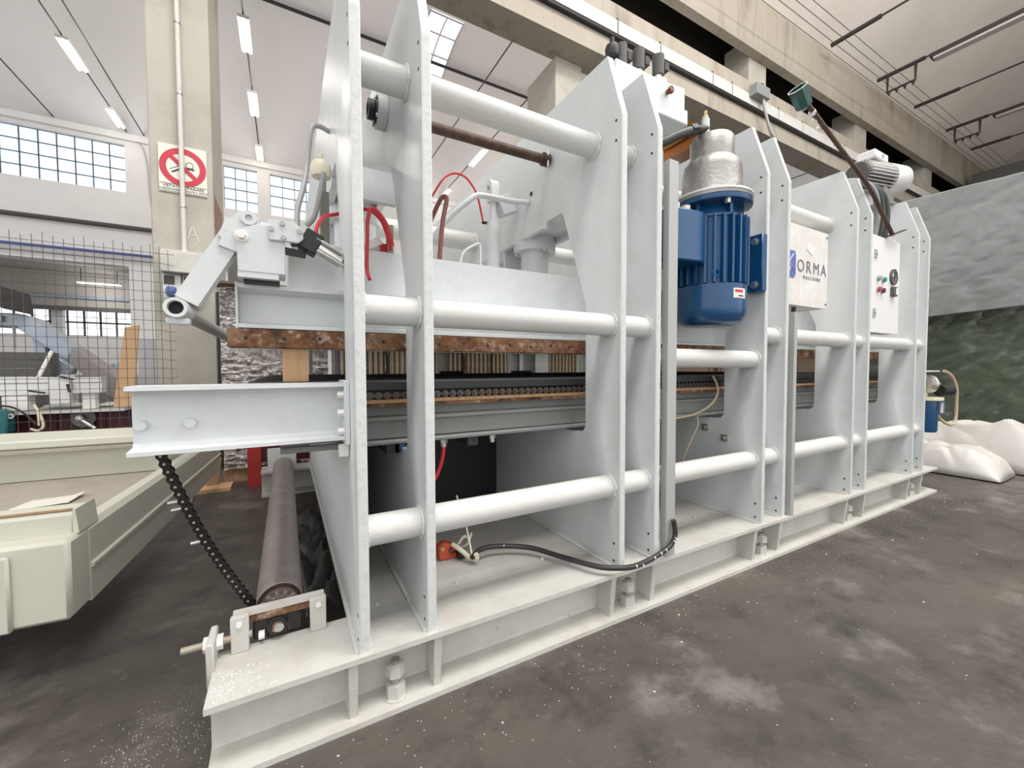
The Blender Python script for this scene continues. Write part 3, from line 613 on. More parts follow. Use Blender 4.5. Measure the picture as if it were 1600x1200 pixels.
# valve post, filter and hoses around the first plates
vp=B().box(.115,.143,1.55,1.60,1.42,1.612).build('valve_post','postgreen',PR); B().cyl((.128,1.575,1.612),(.128,1.575,1.66),.009,10).build('rod','grey_strip',vp)
B().lathe([(.012,-.002),(.03,.006),(.036,.03),(.03,.05),(.02,.062),(.008,.068),(.008,.085),(.001,.086)],(.120,1.56,1.655),n=14).build('bottle','yellowed_plastic',vp)
B().lathe([(.007,0),(.015,.004),(.015,.014),(.007,.02)],(.118,1.56,1.705),n=12).build('cap','dark_steel',vp)
tag(B().tube([(.166,1.74,1.918),(.125,1.72,1.918),(.100,1.7,1.885),(.085,1.7,1.759),(.07,1.66,1.66),(.047,1.62,1.555),(.045,1.6,1.44)],.0095,10).build('grey_tube','grey_strip'),'grey bent tube rising to the top of the first plate','tube')
tag(B().tube([(.125,1.52,1.66),(.11,1.5,1.58),(.093,1.5,1.505),(.07,1.503,1.472)],.008,10).build('grey_hose','grey_hose'),'short grey hose curving behind the yellowed bottle','hose')
tag(B().tube([(.092,1.40,1.405),(.092,1.40,1.435),(.115,1.46,1.491),(.15,1.525,1.528),(.21,1.53,1.55),(.262,1.50,1.558),(.306,1.49,1.522),(.331,1.487,1.45),(.335,1.487,1.425)],.006,10).build('red_hose','red_hose'),'red air hose arching from the black cylinder cap past the first plate','hose')
tag(B().tube([(.335,1.452,1.43),(.315,1.452,1.50),(.29,1.452,1.535),(.264,1.45,1.545),(.252,1.45,1.50),(.25,1.45,1.44),(.247,1.45,1.345),(.25,1.42,1.30)],.006,10).build('red_hose','red_hose'),'red air hose looping down between the first two plates','hose')
iv=thing('valve_assembly',(.29,1.7,1.42),'grey valve with fittings on the platen between the first two plates','valve')
B().cyl((.29,1.75,1.421),(.29,1.75,1.58),.045,20).build('body','paint',iv); B().box(.28,.325,1.62,1.66,1.44,1.49).build('block','grey_hose',iv,bevel=.004)
B().cyl((.25,1.64,1.465),(.28,1.64,1.465),.012,10).build('fitting','steel',iv); B().bar((.27,1.56,1.445),(.315,1.55,1.47),.03,.03).build('coil','white_plastic',iv,bevel=.003)
B().box(.31,.335,1.54,1.55,1.43,1.46).build('tag','red_hose',iv); B().box(.335,.35,1.505,1.56,1.421,1.52).build('bracket','cream_top',iv)
# shaft with bearing on plate 2, rusty bar
rb=thing('rusty_shaft',(.75,1.66,1.97),'rusty brown shaft under the upper tie pipe between two plates','shaft')
B().cyl((.30,1.66,2.0),(1.118,1.66,2.005),.0215,20).build('shaft','rust_dark',rb); B().cyl((1.095,1.66,2.005),(1.128,1.66,2.005),.030,20).build('end_collar','rust_dark',rb); B().cyl((1.112,1.64,1.965),(1.112,1.636,2.045),.006,8).build('split_pin','steel',rb)
bg_=B().prism([(1.66+.062*math.cos(R(a)),2.0+.062*math.sin(R(a))) for a in range(0,360,20)],.325,.36,fX).build('flange_bearing','paint',rb)
B().ring((.318,1.66,2.0),(.33,1.66,2.0),.045,.03,24).build('bearing_ring','dark_steel',rb); B().ring((.295,1.66,2.0),(.315,1.66,2.0),.036,.022,24).build('lock_collar','black',rb)
for a in (45,135,225,315): B().cyl((.318,1.66+.05*math.cos(R(a)),2.0+.05*math.sin(R(a))),(.326,1.66+.05*math.cos(R(a)),2.0+.05*math.sin(R(a))),.007,6).build('bolt','steel',rb)
# thin lifting cylinder on plate 3
tc=thing('lifting_cylinder',(1.0,2.0,1.42),'slim white lifting cylinder standing on the platen before the third plate','cylinder')
B().cyl((1.0,2.0,1.421),(1.0,2.0,1.79),.036,24).build('barrel','paint',tc); B().cyl((1.0,2.0,1.79),(1.0,2.0,1.805),.028,24).build('neck','paint',tc); B().cyl((1.0,2.0,1.421),(1.0,2.0,1.435),.045,24).build('foot','paint',tc)
B().cyl((1.0,2.0,1.80),(1.0,2.0,1.92),.018,16).build('rod','paint',tc)
B().prism([(2.0-.03,1.9),(2.0-.03,1.99)]+[(2.0-.03*math.cos(R(a)),1.99+.03*math.sin(R(a))) for a in (45,90,135)]+[(2.03,1.99),(2.03,1.9)],.975,1.025,fX).build('clevis','paint',tc,bevel=.003)
B().bar((1.03,2.0,1.88),(1.112,2.0,1.917),.07,.10,(0,0,1)).build('wall_bracket','paint',tc,bevel=.003); B().cyl((.965,2.0,1.98),(1.035,2.0,1.98),.012,12).build('pin','steel',tc)
B().cyl((.955,2.04,1.80),(.97,2.01,1.79),.008,8).build('fitting','dark_steel',tc)
tag(B().tube([(1.142,1.86,1.88),(1.05,1.88,1.876),(.902,1.88,1.872),(.845,1.88,1.862),(.798,1.89,1.825),(.74,1.92,1.77),(.69,1.95,1.71),(.66,1.98,1.66)],.0145,14).build('bent_pipe','paint'),'white bent pipe plugged into the third plate','pipe')
B().cyl((1.139,1.835,1.915),(1.1412,1.835,1.915),.012,14).build('pipe_hole','logo_hole',plates[2])
tag(B().tube([(.64,2.2,1.80),(.68,2.1,1.89),(.718,2.05,1.963),(.751,2.05,2.005),(.798,2.05,2.032),(.846,2.05,2.032),(.883,2.05,2.009),(.926,2.05,1.95),(.953,2.05,1.853),(.958,2.04,1.80)],.0055,8).build('red_hose','red_hose'),'thin red air hose arching into the slim white cylinder','hose')
tag(B().tube([(.605,1.75,1.43),(.61,1.75,1.52),(.624,1.75,1.656),(.643,1.75,1.755),(.634,1.76,1.773),(.615,1.78,1.745),(.585,1.84,1.65),(.56,1.9,1.55)],.010,10).build('brown_hose','brown_hose'),'rust coloured hose folded over on top of the platen','hose')
tag(B().tube([(.70,1.75,1.44),(.72,1.75,1.53),(.775,1.75,1.575),(.80,1.75,1.585),(.808,1.75,1.565),(.808,1.75,1.43)],.0055,8,4).build('thin_pipe','paint'),'thin bent white pipe on top of the platen','pipe')
# --- manifold on top
mf=thing('valve_manifold',(1.6,1.7,2.24),'white hydraulic manifold with black solenoid valves on top of the press','manifold')
B().prism([(1.355,2.262),(1.355,2.43),(1.66,2.43),(1.83,2.445),(1.83,2.335),(1.855,2.335),(1.855,2.262)],1.44,1.9,fY).build('tank_box','paint',mf,bevel=.005); B().box(1.30,1.43,1.5,1.9,2.241,2.262).build('foot','paint',mf)
B().cyl((1.69,1.435,2.375),(1.69,1.41,2.375),.012,10).cyl((1.69,1.42,2.375),(1.69,1.405,2.375),.017,6).build('drain_plug','rust',mf)
for i,(x,y) in enumerate(((1.50,1.56),(1.60,1.54),(1.72,1.52))):
    o=B().box(x-.035,x+.035,y-.03,y+.03,2.43,2.50).cyl((x,y,2.50),(x,y,2.53),.02,8).build('valve_body','white_plastic',mf,bevel=.004)
    B().cyl((x,y,2.515),(x,y,2.615),.03,20).build('solenoid','dark_panel',o); B().box(x+.028,x+.06,y-.02,y+.02,2.55,2.59).build('connector','black',o)
    B().cyl((x-.03,y-.03,2.46),(x-.03,y-.045,2.46),.012,6).build('fitting','steel',o)
B().lathe([(.01,0),(.032,.01),(.036,.04),(.03,.06),(.012,.065),(.012,.1)],(1.44,1.56,2.53),n=12).build('knob','black',mf)
B().tube([(1.30,1.5,2.24),(1.33,1.48,2.30),(1.38,1.46,2.36),(1.42,1.46,2.36),(1.44,1.47,2.30)],.012,8).build('bend_pipe','paint',mf)
B().box(1.27,1.33,1.5,1.6,2.24,2.36).build('relief_block','white_plastic',mf,bevel=.004)
# --- strips
for (x0,x1,z0,z1,l) in ((1.392,1.447,.2,1.86,'tall grey cable channel beside the fourth plate'),(2.372,2.402,.2,1.30,'tall grey cable channel beside the sixth plate')):
    tag(B().prism([(x0,1.166),(x1,1.166),(x1,1.1955),(x1-.006,1.1955),(x1-.006,1.172),(x0+.006,1.172),(x0+.006,1.1955),(x0,1.1955)],z0+.0015,z1,fZ).build('cable_channel','grey_strip'),l,'cable channel')
# ================================================================ PUMP MOTOR
mo=thing('electric_motor',(1.85,1.3,1.2),'large blue electric motor with a grey cast pump on top','motor')
mx,my=1.81,1.27
B().lathe([(.05,1.205),(.112,1.207),(.141,1.222),(.155,1.25),(.158,1.28),(.158,1.385),(.150,1.386),(.05,1.386)],(mx,my,0),n=44).build('fan_cover','blue',mo)
B().lathe([(.138,1.37),(.138,1.70),(.12,1.70)],(mx,my,0),n=36).build('stator','blue_dirty',mo)
fn=B().prism([(.13,-.0085),(.165,-.005),(.165,.005),(.13,.0085)],0,.305,fZ).build('cooling_fin','blue',mo,org=(0,0,0)); fn.location=(mx,my,1.388); W[fn.name]=Vector((mx,my,1.388)); fn.rotation_euler=(0,0,0)
for k in range(1,26):
    copy(fn,(mx,my,1.388),mo,(0,0,2*PI*k/26))
B().lathe([(.12,1.69),(.145,1.69),(.145,1.70),(.12,1.705),(.11,1.755),(.175,1.757),(.177,1.762),(.177,1.778),(.17,1.78),(.05,1.78)],(mx,my,0),n=44).build('end_shield','blue',mo)
for k in range(6):
    a=2*PI*k/6+.2; B().bar((mx+.115*math.cos(a),my+.115*math.sin(a),1.70),(mx+.115*math.cos(a),my+.115*math.sin(a),1.757),.014,.05,(math.cos(a),math.sin(a),0)).build('rib','blue',mo)
tb=B().prism([(1.46,1.21),(1.63,1.185),(1.675,1.20),(1.69,1.36),(1.46,1.38)],1.475,1.70,fZ).build('terminal_box','blue',mo,bevel=.006)
for x in (1.53,1.60): B().cyl((x,1.25,1.70),(x,1.25,1.735),.02,14).build('cable_gland','yellowed_plastic',tb)
B().cyl((1.64,1.1995,1.655),(1.64,1.19,1.655),.007,8).build('cover_screw','steel',tb)
ft=B().box(2.075,2.1165,1.172,1.25,1.385,1.67).box(1.93,2.09,1.24,1.26,1.39,1.67).build('mounting_foot','blue',mo,bevel=.004)
for z in (1.42,1.635): B().cyl((2.075,1.21,z),(2.06,1.21,z),.014,6).cyl((2.077,1.21,z),(2.073,1.21,z),.02,14).build('bolt','steel',ft)
pu=B().lathe([(.05,1.78),(.176,1.781),(.176,1.80),(.165,1.803),(.14,1.815),(.133,1.83),(.131,1.93),(.125,1.965),(.105,1.985),(.10,1.99),(.10,2.0),(.096,2.003),(.097,2.085),(.09,2.095),(.02,2.097)],(mx,my,0),n=44).build('pump_housing','alu_cast',mo)
B().lathe([(.10,1.796),(.178,1.797),(.178,1.806),(.10,1.807)],(mx,my,0),n=44).build('flange_rim','alu',pu)
for k in range(4):
    a=2*PI*k/4+4.2; B().cyl((mx+.155*math.cos(a),my+.155*math.sin(a),1.735),(mx+.155*math.cos(a),my+.155*math.sin(a),1.757),.013,6).build('flange_bolt','steel',mo)
B().box(mx-.02,mx+.02,my-.14,my-.12,1.81,1.83).build('lug','alu_cast',pu)
va=B().cyl((mx-.05,my,2.09),(mx-.05,my,2.175),.019,16).cyl((mx-.05,my,2.175),(mx-.05,my,2.19),.014,6).build('relief_valve','steel',mo); B().cyl((mx-.05,my,2.19),(mx-.05,my,2.215),.008,8).build('valve_tip','brass',va); B().cyl((mx-.05,my,2.085),(mx-.05,my,2.098),.03,6).build('valve_nut','brass',va)
B().cyl((mx-.05,my,2.13),(mx-.12,my,2.11),.02,14).cyl((mx-.12,my,2.11),(mx-.16,my,2.095),.026,6).build('elbow','dark_steel',va)
B().cyl((mx+.05,my-.03,2.095),(mx+.05,my-.03,2.11),.012,6).build('filler_plug','brass',va)
for z in (1.43,): B().ring((1.70,1.158,z),(1.70,1.172,z),.02,.011,16).build('lifting_eye','blue_dirty',mo)
def wrap(b,a0,a1,z0,z1,r):
    vs=[];n=6
    for k in range(n+1):
        a=R(a0+(a1-a0)*k/n)
        for rr in (r,r-.002):
            for z in (z0,z1): vs.append((mx+rr*math.cos(a),my+rr*math.sin(a),z))
    fs=[]
    for k in range(n):
        o=4*k; fs+=[(o,o+4,o+5,o+1),(o+2,o+3,o+7,o+6),(o+1,o+5,o+7,o+3),(o,o+2,o+6,o+4)]
    fs+=[(0,1,3,2),(4*n,4*n+2,4*n+3,4*n+1)]
    return b.add(vs,fs)
sk_=wrap(B(),-108,-80,1.318,1.362,.1592).build('warning_sticker','sign_white',mo); wrap(B(),-105,-88,1.343,1.355,.1597).build('red_print','sign_red',sk_); wrap(B(),-98,-86,1.325,1.331,.1597).build('dark_print','ink',sk_)
B().cyl((1.72,1.19,1.355),(1.72,1.185,1.355),.006,8).build('screw','steel',mo)
tag(B().tube([(1.655,1.27,2.095),(1.58,1.28,2.06),(1.49,1.30,2.01),(1.40,1.33,1.98)],.022,12).build('hydraulic_hose','rubber'),'black hydraulic hose from the pump valve behind the fourth plate','hose')
pv=thing('pipe_fitting',(1.66,1.60,1.82),'small steel pipe fitting behind the pump housing','fitting')
B().cyl((1.66,1.60,1.82),(1.66,1.60,2.02),.012,10).cyl((1.60,1.60,1.97),(1.76,1.60,1.97),.014,10).build('tee','steel',pv); B().cyl((1.66,1.60,2.0),(1.66,1.60,2.03),.02,6).cyl((1.72,1.60,1.97),(1.75,1.60,1.97),.022,6).build('nut','steel',pv)
# ================================================================ CONTROL BOXES
cb=thing('name_panel_box',(2.63,1.35,1.36),'grey metal box with a blue logo and maker lettering','control box')
B().box(2.372,2.892,1.252,1.46,1.36,1.81).build('box','panel_label',cb,bevel=.004); B().box(2.374,2.896,1.246,1.253,1.358,1.812).build('front_panel','panel_label',cb,bevel=.002)
B().prism([(2.475+.055*cx_+.0,1.585+.075*cz_) for cx_,cz_ in ((-1,-.7),(-.8,-1),(.7,-1),(1,-.7),(1,.7),(.8,1),(-.7,1),(-1,.8))],1.2435,1.246,fY).build('logo_badge','logo_blue',cb)
B().tube([(2.44,1.243,1.53),(2.47,1.243,1.565),(2.465,1.243,1.60),(2.50,1.243,1.64)],.006,6).tube([(2.435,1.243,1.60),(2.475,1.243,1.585),(2.515,1.243,1.55)],.004,6).build('logo_swirl','logo_pale',cb)
for k,chh in enumerate('ORMA'): text('letter',chh,.098,'ink_grey',(2.585+.086*k,1.2445,1.553),(1,0,0),(0,0,1),cb)
text('lettering','M A C C H I N E',.028,'ink_grey',(2.71,1.2445,1.515),(1,0,0),(0,0,1),cb)
for z in (1.385,1.785): B().cyl((2.878,1.246,z),(2.878,1.243,z),.006,8).build('screw','ink',cb)
B().bar((2.66,1.2445,1.71),(2.72,1.2445,1.68),.002,.05).build('glue_patch','cab_white',cb); B().cyl((2.63,1.3,1.33),(2.63,1.3,1.36),.012,8).build('cable_gland','dark_steel',cb)
B().box(2.40,2.75,1.43,1.46,1.265,1.36).build('rear_bracket','grey_strip',cb)
cc2=thing('control_cabinet',(3.6,1.32,1.24),'white control cabinet with round switch and push buttons','control cabinet')
B().box(3.345,3.84,1.225,1.292,1.24,1.885).build('cabinet','cab_white',cc2,bevel=.004); dr=B().box(3.35,3.85,1.212,1.224,1.238,1.887).build('door','cab_white',cc2,bevel=.004)
for z in (1.37,1.76): B().box(3.435,3.465,1.205,1.212,z-.028,z+.028).cyl((3.45,1.205,z),(3.45,1.2,z),.008,8).build('lock','grey_strip',dr)
B().ring((3.735,1.20,1.635),(3.735,1.212,1.635),.055,.04,28).build('switch_ring','dark_panel',dr); B().cyl((3.735,1.205,1.635),(3.735,1.212,1.635),.041,24).build('switch_face','cab_white',dr); B().bar((3.70,1.20,1.625),(3.77,1.20,1.645),.006,.012).bar((3.735,1.20,1.60),(3.735,1.20,1.67),.006,.008,(1,0,0)).build('switch_lever','dark_panel',dr)
B().box(3.70,3.765,1.19,1.212,1.50,1.565).build('switch_box','dark_panel',dr,bevel=.003); B().box(3.728,3.758,1.187,1.19,1.51,1.555).build('switch_plate','cab_white',dr)
for x,z,m in ((3.50,1.605,'grey_strip'),(3.575,1.60,'green_button'),(3.50,1.53,'sign_red'),(3.56,1.525,'ink')):
    o=B().cyl((x,1.212,z),(x,1.205,z),.021,16).build('button_ring','grey_strip',dr); B().cyl((x,1.206,z),(x,1.193,z),.016,16).build('button',m,o)
# ================================================================ THINGS ON TOP / RIGHT
m2=thing('grey_motor',(4.05,1.42,2.24),'small pale grey motor lying on top of the press','motor')
mc=Vector((4.05,1.42,2.47)); dv=Vector((.97,-.22,0)).normalized()
B().cyl(mc-dv*.24,mc+dv*.06,.085,28).build('stator','dark_panel',m2)
u,v=perp(dv)
for k in range(28):
    a=2*PI*k/28; n=u*math.cos(a)+v*math.sin(a); B().bar(mc-dv*.22+n*.097,mc+dv*.05+n*.097,.005,.024,n).build('cooling_fin','alu',m2)
B().lathe([(.05,.05),(.112,.05),(.114,.06),(.114,.20),(.10,.225),(.07,.23),(.03,.23)],mc,dv,32).build('fan_cover','alu',m2); B().cyl(mc+dv*.229,mc+dv*.234,.06,24).build('fan_grille','dark_panel',m2)
B().box(mc.x-.22,mc.x+.0,mc.y-.06,mc.y+.06,2.555,2.62).build('terminal_box','cab_white',m2,bevel=.008); B().cyl((mc.x-.1,mc.y-.058,2.59),(mc.x-.1,mc.y-.065,2.59),.014,14).build('cover_screw','grey_strip',m2)
B().box(mc.x-.12,mc.x+.25,mc.y-.1,mc.y+.16,2.242,2.262).box(mc.x-.05,mc.x+.12,mc.y-.06,mc.y+.06,2.262,2.38).build('bracket','steel',m2)
for k,l in enumerate(('paler grey hose hung over the seventh and eighth plates','dark hose hung between the paler hose and the small grey motor','dark hose hung closest to the small grey motor')):
    dx=.075*k; h=B().tube([(3.15+dx,2.3,2.261),(3.17+dx,1.75,2.261),(3.30+dx,1.42,2.262),(3.42+dx,1.30,2.262),(3.50+dx,1.25,2.20),(3.55+dx,1.243,2.08),(3.557+dx,1.25,1.98),(3.555+dx,1.258,1.91)],.019,12).build('hanging_hose','hose_dark' if k else 'grey_hose'); tag(h,l,'hose')
fs=thing('cup_on_rod',(3.2,1.3,2.3),'green plastic cup wired to a long rusty rod leaning over the press','rod')
B().tube([(2.73,1.305,2.575),(3.0,1.257,2.381),(3.30,1.203,2.165),(3.47,1.196,2.037),(3.645,1.19,1.908)],.0125,10).build('rod','rust_dark',fs)
B().bar((3.60,1.195,1.895),(3.80,1.18,1.962),.03,.008).build('bent_foot','rust_dark',fs)
d=Vector((-.72,0,.70)).normalized(); B().lathe([(.012,-.02),(.042,.0),(.046,.015),(.050,.11),(.047,.11),(.043,.025),(.01,.02)],(2.70,1.3,2.54),d,8).build('cup','green_cup',fs); B().ring(Vector((2.70,1.3,2.54))+d*.109,Vector((2.70,1.3,2.54))+d*.113,.0515,.047,8).build('cup_rim','white_plastic',fs)
for t in (.05,.12,.2): p=Vector((2.76,1.3,2.55)).lerp(Vector((2.98,1.3,2.42)),t*3); B().ring(p-Vector((.01,0,-.006)),p+Vector((.01,0,-.006)),.019,.011,12).build('tape','white_plastic',fs)
vh=thing('hand_valve',(2.66,2.1,2.24),'dark hand valve with round knobs on top of the press','valve')
B().lathe([(.01,0),(.05,.01),(.06,.04),(.05,.07),(.01,.08)],(2.98,1.95,2.27),n=16).lathe([(.01,0),(.04,.01),(.05,.03),(.04,.05),(.01,.06)],(2.86,2.0,2.25),n=16).build('knob','rust_dark',vh); B().box(2.80,3.118,1.92,2.06,2.2405,2.255).build('plate','dark_steel',vh)
e2=thing('small_blue_motor',(4.87,1.3,.4),'small blue motor with gearbox at the far end of the press','motor')
B().lathe([(.03,.44),(.07,.445),(.078,.46),(.078,.72),(.03,.72)],(4.86,1.33,0),n=28).build('body','blue',e2); B().lathe([(.02,.72),(.11,.721),(.11,.745),(.02,.746)],(4.86,1.33,0),n=28).build('flange','yellowed_plastic',e2)
B().box(4.92,5.02,1.25,1.33,.60,.70).build('terminal_box','logo_blue',e2,bevel=.004); B().box(4.915,4.925,1.243,1.256,.61,.69).box(4.92,4.955,1.246,1.2495,.61,.69).build('rating_label','sign_white',e2)
B().lathe([(.02,-.02),(.055,-.018),(.075,.0),(.075,.02),(.05,.03),(.03,.06),(.02,.09)],(4.83,1.31,.86),(.85,-.5,0),20).build('gear','steel',e2); B().box(4.72,4.90,1.33,1.42,.745,.93).build('gearbox','yellowed_plastic',e2,bevel=.006); B().box(4.3,5.02,1.29,1.36,.965,.975).build('guard_strip','white_plastic',e2)
B().cyl((4.98,1.28,.80),(5.08,1.24,.80),.05,16).build('pulley','black',e2); B().box(4.30,4.80,1.36,1.42,.74,.76).build('support_arm','paint',e2)
tag(B().tube([(5.0,1.26,.972),(5.10,1.24,.93),(5.16,1.22,.83),(5.18,1.22,.68),(5.16,1.22,.53),(5.07,1.23,.50),(4.99,1.27,.55),(4.97,1.28,.60)],.012,8).build('tan_hose','tan_cable'),'tan hose looping beside the small blue motor','hose')
# cables
ck=thing('black_cable',(1.05,1.2,.2),'thick black cable curving across the base and over its front edge','cable')
cp=[(.645,1.50,.235),(.70,1.53,.245),(.785,1.53,.24),(.90,1.46,.235),(.975,1.33,.23),(1.04,1.20,.232),(1.10,1.150,.232),(1.17,1.138,.225),(1.25,1.142,.225),(1.33,1.146,.235),(1.395,1.147,.255),(1.425,1.147,.29),(1.425,1.149,.33),(1.42,1.151,.36)]
B().tube(cp,.0105,12).build('cable','rubber',ck)
mk=B()
for p in ((1.18,1.127,.23),(1.22,1.130,.222),(1.29,1.134,.235),(1.33,1.136,.243),(1.36,1.137,.25),(1.41,1.137,.275),(1.418,1.137,.285),(.80,1.515,.243)): mk.bar(Vector(p)+Vector((0,0,.004)),Vector(p)+Vector((.006,0,-.006)),.003,.006)
mk.build('paint_splashes','white_plastic',ck)
pg=thing('red_clamp',(.6,1.6,.2),'red connector clamp with tangled pale wires on the base sheet','clamp')
B().prism([(.54,.205),(.54,.26),(.565,.275),(.60,.262),(.635,.225),(.62,.20)],1.60,1.64,fY).build('clamp_body','red_clip',pg,bevel=.004); B().ring((.60,1.594,.238),(.60,1.60,.238),.016,.009,14).build('screw_ring','rust_dark',pg)
B().cyl((.555,1.594,.252),(.555,1.60,.252),.009,12).build('screw','brass',pg)
B().tube([(.60,1.60,.262),(.625,1.56,.245),(.645,1.53,.226),(.665,1.50,.224),(.66,1.49,.25)],.010,8).tube([(.63,1.6,.24),(.655,1.57,.262),(.67,1.56,.31)],.005,8).tube([(.62,1.6,.25),(.645,1.585,.29),(.66,1.58,.285)],.006,8).build('pale_wires','yellowed_plastic',pg)
B().tube([(.655,1.52,.235),(.66,1.6,.34),(.645,1.62,.40),(.64,1.65,.45)],.004,6).build('white_wire','white_plastic',pg); B().box(.615,.65,1.57,1.60,.205,.235).build('connector','black',pg)
tag(B().tube([(.53,1.5,.70),(.527,1.5,.67),(.517,1.5,.63),(.497,1.5,.585),(.47,1.5,.55),(.46,1.55,.50),(.49,1.62,.44),(.51,1.65,.36),(.52,1.65,.26)],.0075,10).build('red_hose','red_hose'),'red hose hanging below the lower platen','hose')
tag(B().tube([(1.70,1.43,.742),(1.80,1.43,.742),(1.90,1.42,.755),(1.98,1.41,.78),(2.04,1.40,.82),(2.075,1.40,.87),(2.075,1.41,.92),(2.045,1.41,.957)],.006,8).build('tan_cable','tan_cable'),'tan cable hanging in the opening behind the blue motor','cable')
tag(B().tube([(1.93,1.42,.74),(1.91,1.40,.70),(1.87,1.41,.62),(1.835,1.42,.545),(1.80,1.44,.42)],.004,8).build('tan_cable','tan_cable'),'thin tan cable dropping behind the lower tie pipe','cable')
tag(B().tube([(1.455,1.188,.92),(1.46,1.188,.8),(1.464,1.188,.65),(1.46,1.188,.5),(1.455,1.188,.42)],.005,8).build('dark_cable','rubber'),'dark cable along the tall grey cable channel','cable')
# ================================================================ BEHIND THE PRESS
wp=thing('wrapped_pallet',(0,4.4,0),'tall pallet load wrapped in crinkled clear film behind the press','pallet')
def wf(u_,v_):
    x=-.49+.85*u_; z=.12+1.62*v_; return Vector((x,4.33+.035*noise.noise((x*9,z*26,1))+.02*noise.noise((x*30,z*60,4)),z))
B().grid(wf,60,110).build('film','film',wp,smooth=25,solid=.004); B().box(-.48,.35,4.39,4.9,.12,1.72).build('load','slat_brown',wp)
B().box(-.5,.37,4.37,4.92,0,.12).build('pallet_base','wood',wp); B().bar((-.52,4.3,1.74),(.2,4.25,1.735),.25,.02).build('top_board','slat_brown',wp); B().box(-.42,-.30,4.3,4.5,1.75,2.1).build('dark_carton','dark_panel',wp)
sl=thing('slat_stack',(1.9,4.5,0),'row of upright brown and pale slats standing behind the press','slat stack')
s1=s2=None
for k in range(112):
    x=.42+.0275*k
    if 77<k<83 or 88<k<94: continue
    if k%2:
        if s1 is None: s1=B().box(x-.009,x+.009,4.42,4.46,0,1.55).build('slat','slat_pale',sl)
        else: copy(s1,(x,4.44,0),sl)
    else:
        if s2 is None: s2=B().box(x-.013,x+.013,4.445,4.475,0,1.55).build('slat','slat_brown',sl)
        else: copy(s2,(x,4.46,0),sl)
for x in (2.62,2.92,3.6,3.9): B().box(x-.12,x+.08,4.41,4.44,0,1.5).build('grey_panel','panel_grey',sl)
for k in range(7):
    x=4.66+1.25*k; t=thing('panel_crate',(x,4.7,0),'dark brown slatted crate in the row standing behind the far half of the press','crate','crates behind the press')
    for j in range(4): B().box(x-.56,x+.56,4.45,5.0,.02+.40*j,.39+.40*j).build('board','slat_brown',t)
    for xx in (x-.5,x+.42): B().box(xx,xx+.08,4.43,4.45,0,1.6).build('upright','slat_brown',t)
for i,(x,y) in enumerate(((.75,4.393),(1.62,4.393),(2.35,4.393))):
    pts=[(x+.19*math.cos(2*PI*k/20),y,1.03+.19*math.sin(2*PI*k/20)) for k in range(21)]
    tag(B().tube(pts,.014,8,2).build('hose_ring','black'),'black hose ring hanging against the slats behind the press','hose','hose rings behind the press')
for i,x in enumerate((1.25,1.95,2.9)): tag(B().box(x-.1,x+.1,3.3,3.34,.9635,.985).build('belt_clip','black'),'small black clip on the conveyor belt','clip','clips on the belt')
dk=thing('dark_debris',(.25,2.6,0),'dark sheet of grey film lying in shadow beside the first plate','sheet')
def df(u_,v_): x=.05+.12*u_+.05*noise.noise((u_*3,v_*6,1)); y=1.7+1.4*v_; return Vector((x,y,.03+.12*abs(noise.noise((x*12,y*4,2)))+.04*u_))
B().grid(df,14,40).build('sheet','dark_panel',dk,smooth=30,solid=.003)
rd=thing('red_stand',(-.1,4.14,0),'red painted stand on the floor behind the roller','stand')
B().box(-.30,-.20,4.08,4.18,0,.36).build('leg','red_paint',rd); B().box(-.20,.22,4.10,4.2,.2,.36).build('crossbar','red_dark',rd)
tag(B().box(-.66,-.42,4.06,4.26,0,.028).build('floor_board','plank'),'orange wooden board lying on the floor near the column','board')
tag(B().bar((-.56,4.22,.03),(-.54,4.22,.25),.09,.05,(0,1,0)).build('prop_post','wood'),'short leaning wooden prop on the floor board','prop')
# ================================================================ CREAM MACHINE LOWER LEFT
cm=thing('cream_machine_frame',(-1.2,2.8,0),'cream painted machine frame with a dusty top on the floor at left','machine frame')
ca,sa=math.cos(R(-3.6)),math.sin(R(-3.6))
def rot(bl):
    o=Vector((-.615,1.8,0))
    for p in bl.v:
        x,y=p.x-o.x,p.y-o.y; p.x=o.x+x*ca-y*sa; p.y=o.y+x*sa+y*ca
    return bl
X0=-1.95
rot(B().box(X0,-.615,1.8,1.93,.2,.462)).build('front_beam','cream',cm,bevel=.012)
rot(B().box(X0,-.745,1.785,1.8,.2,.437)).build('front_pad','cream',cm,bevel=.006)
rot(B().prism([(1.87,.455),(1.87,.525),(1.90,.535),(1.98,.535),(1.98,.455)],X0,-.632,fX)).build('front_rail','cream',cm,bevel=.004)
rot(B().box(X0,-.64,1.885,1.895,.5355,.54)).build('wood_lath','wood',cm)
rot(B().prism([(-.70,.2),(-.70,.44),(-.675,.468),(-.632,.468),(-.615,.45),(-.615,.335),(-.606,.33),(-.606,.32),(-.615,.315),(-.615,.2)],1.93,4.0,fY)).build('side_beam','cream',cm,smooth=25)
rot(B().prism([(-.632,.46),(-.632,.535),(-.625,.54),(-.617,.46)],1.87,2.0,fY)).build('corner_gusset','cream',cm)
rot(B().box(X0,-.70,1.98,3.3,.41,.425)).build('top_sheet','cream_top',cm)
rot(B().prism([(3.0,.425),(2.98,.60),(3.3,.60),(3.3,.425)],X0,-.7,fX)).build('back_beam','cream',cm,bevel=.006)
rot(B().box(X0,-.68,2.95,3.35,.60,.645)).build('back_flange','cream',cm,bevel=.008)
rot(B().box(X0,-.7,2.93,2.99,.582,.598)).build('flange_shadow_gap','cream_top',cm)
for x,y in ((-1.8,1.86),(-1.8,3.9),(-.68,3.9),(-1.2,1.95)): B().box(x-.04,x+.04,y-.04,y+.04,0,.2).build('foot','cream_top',cm)
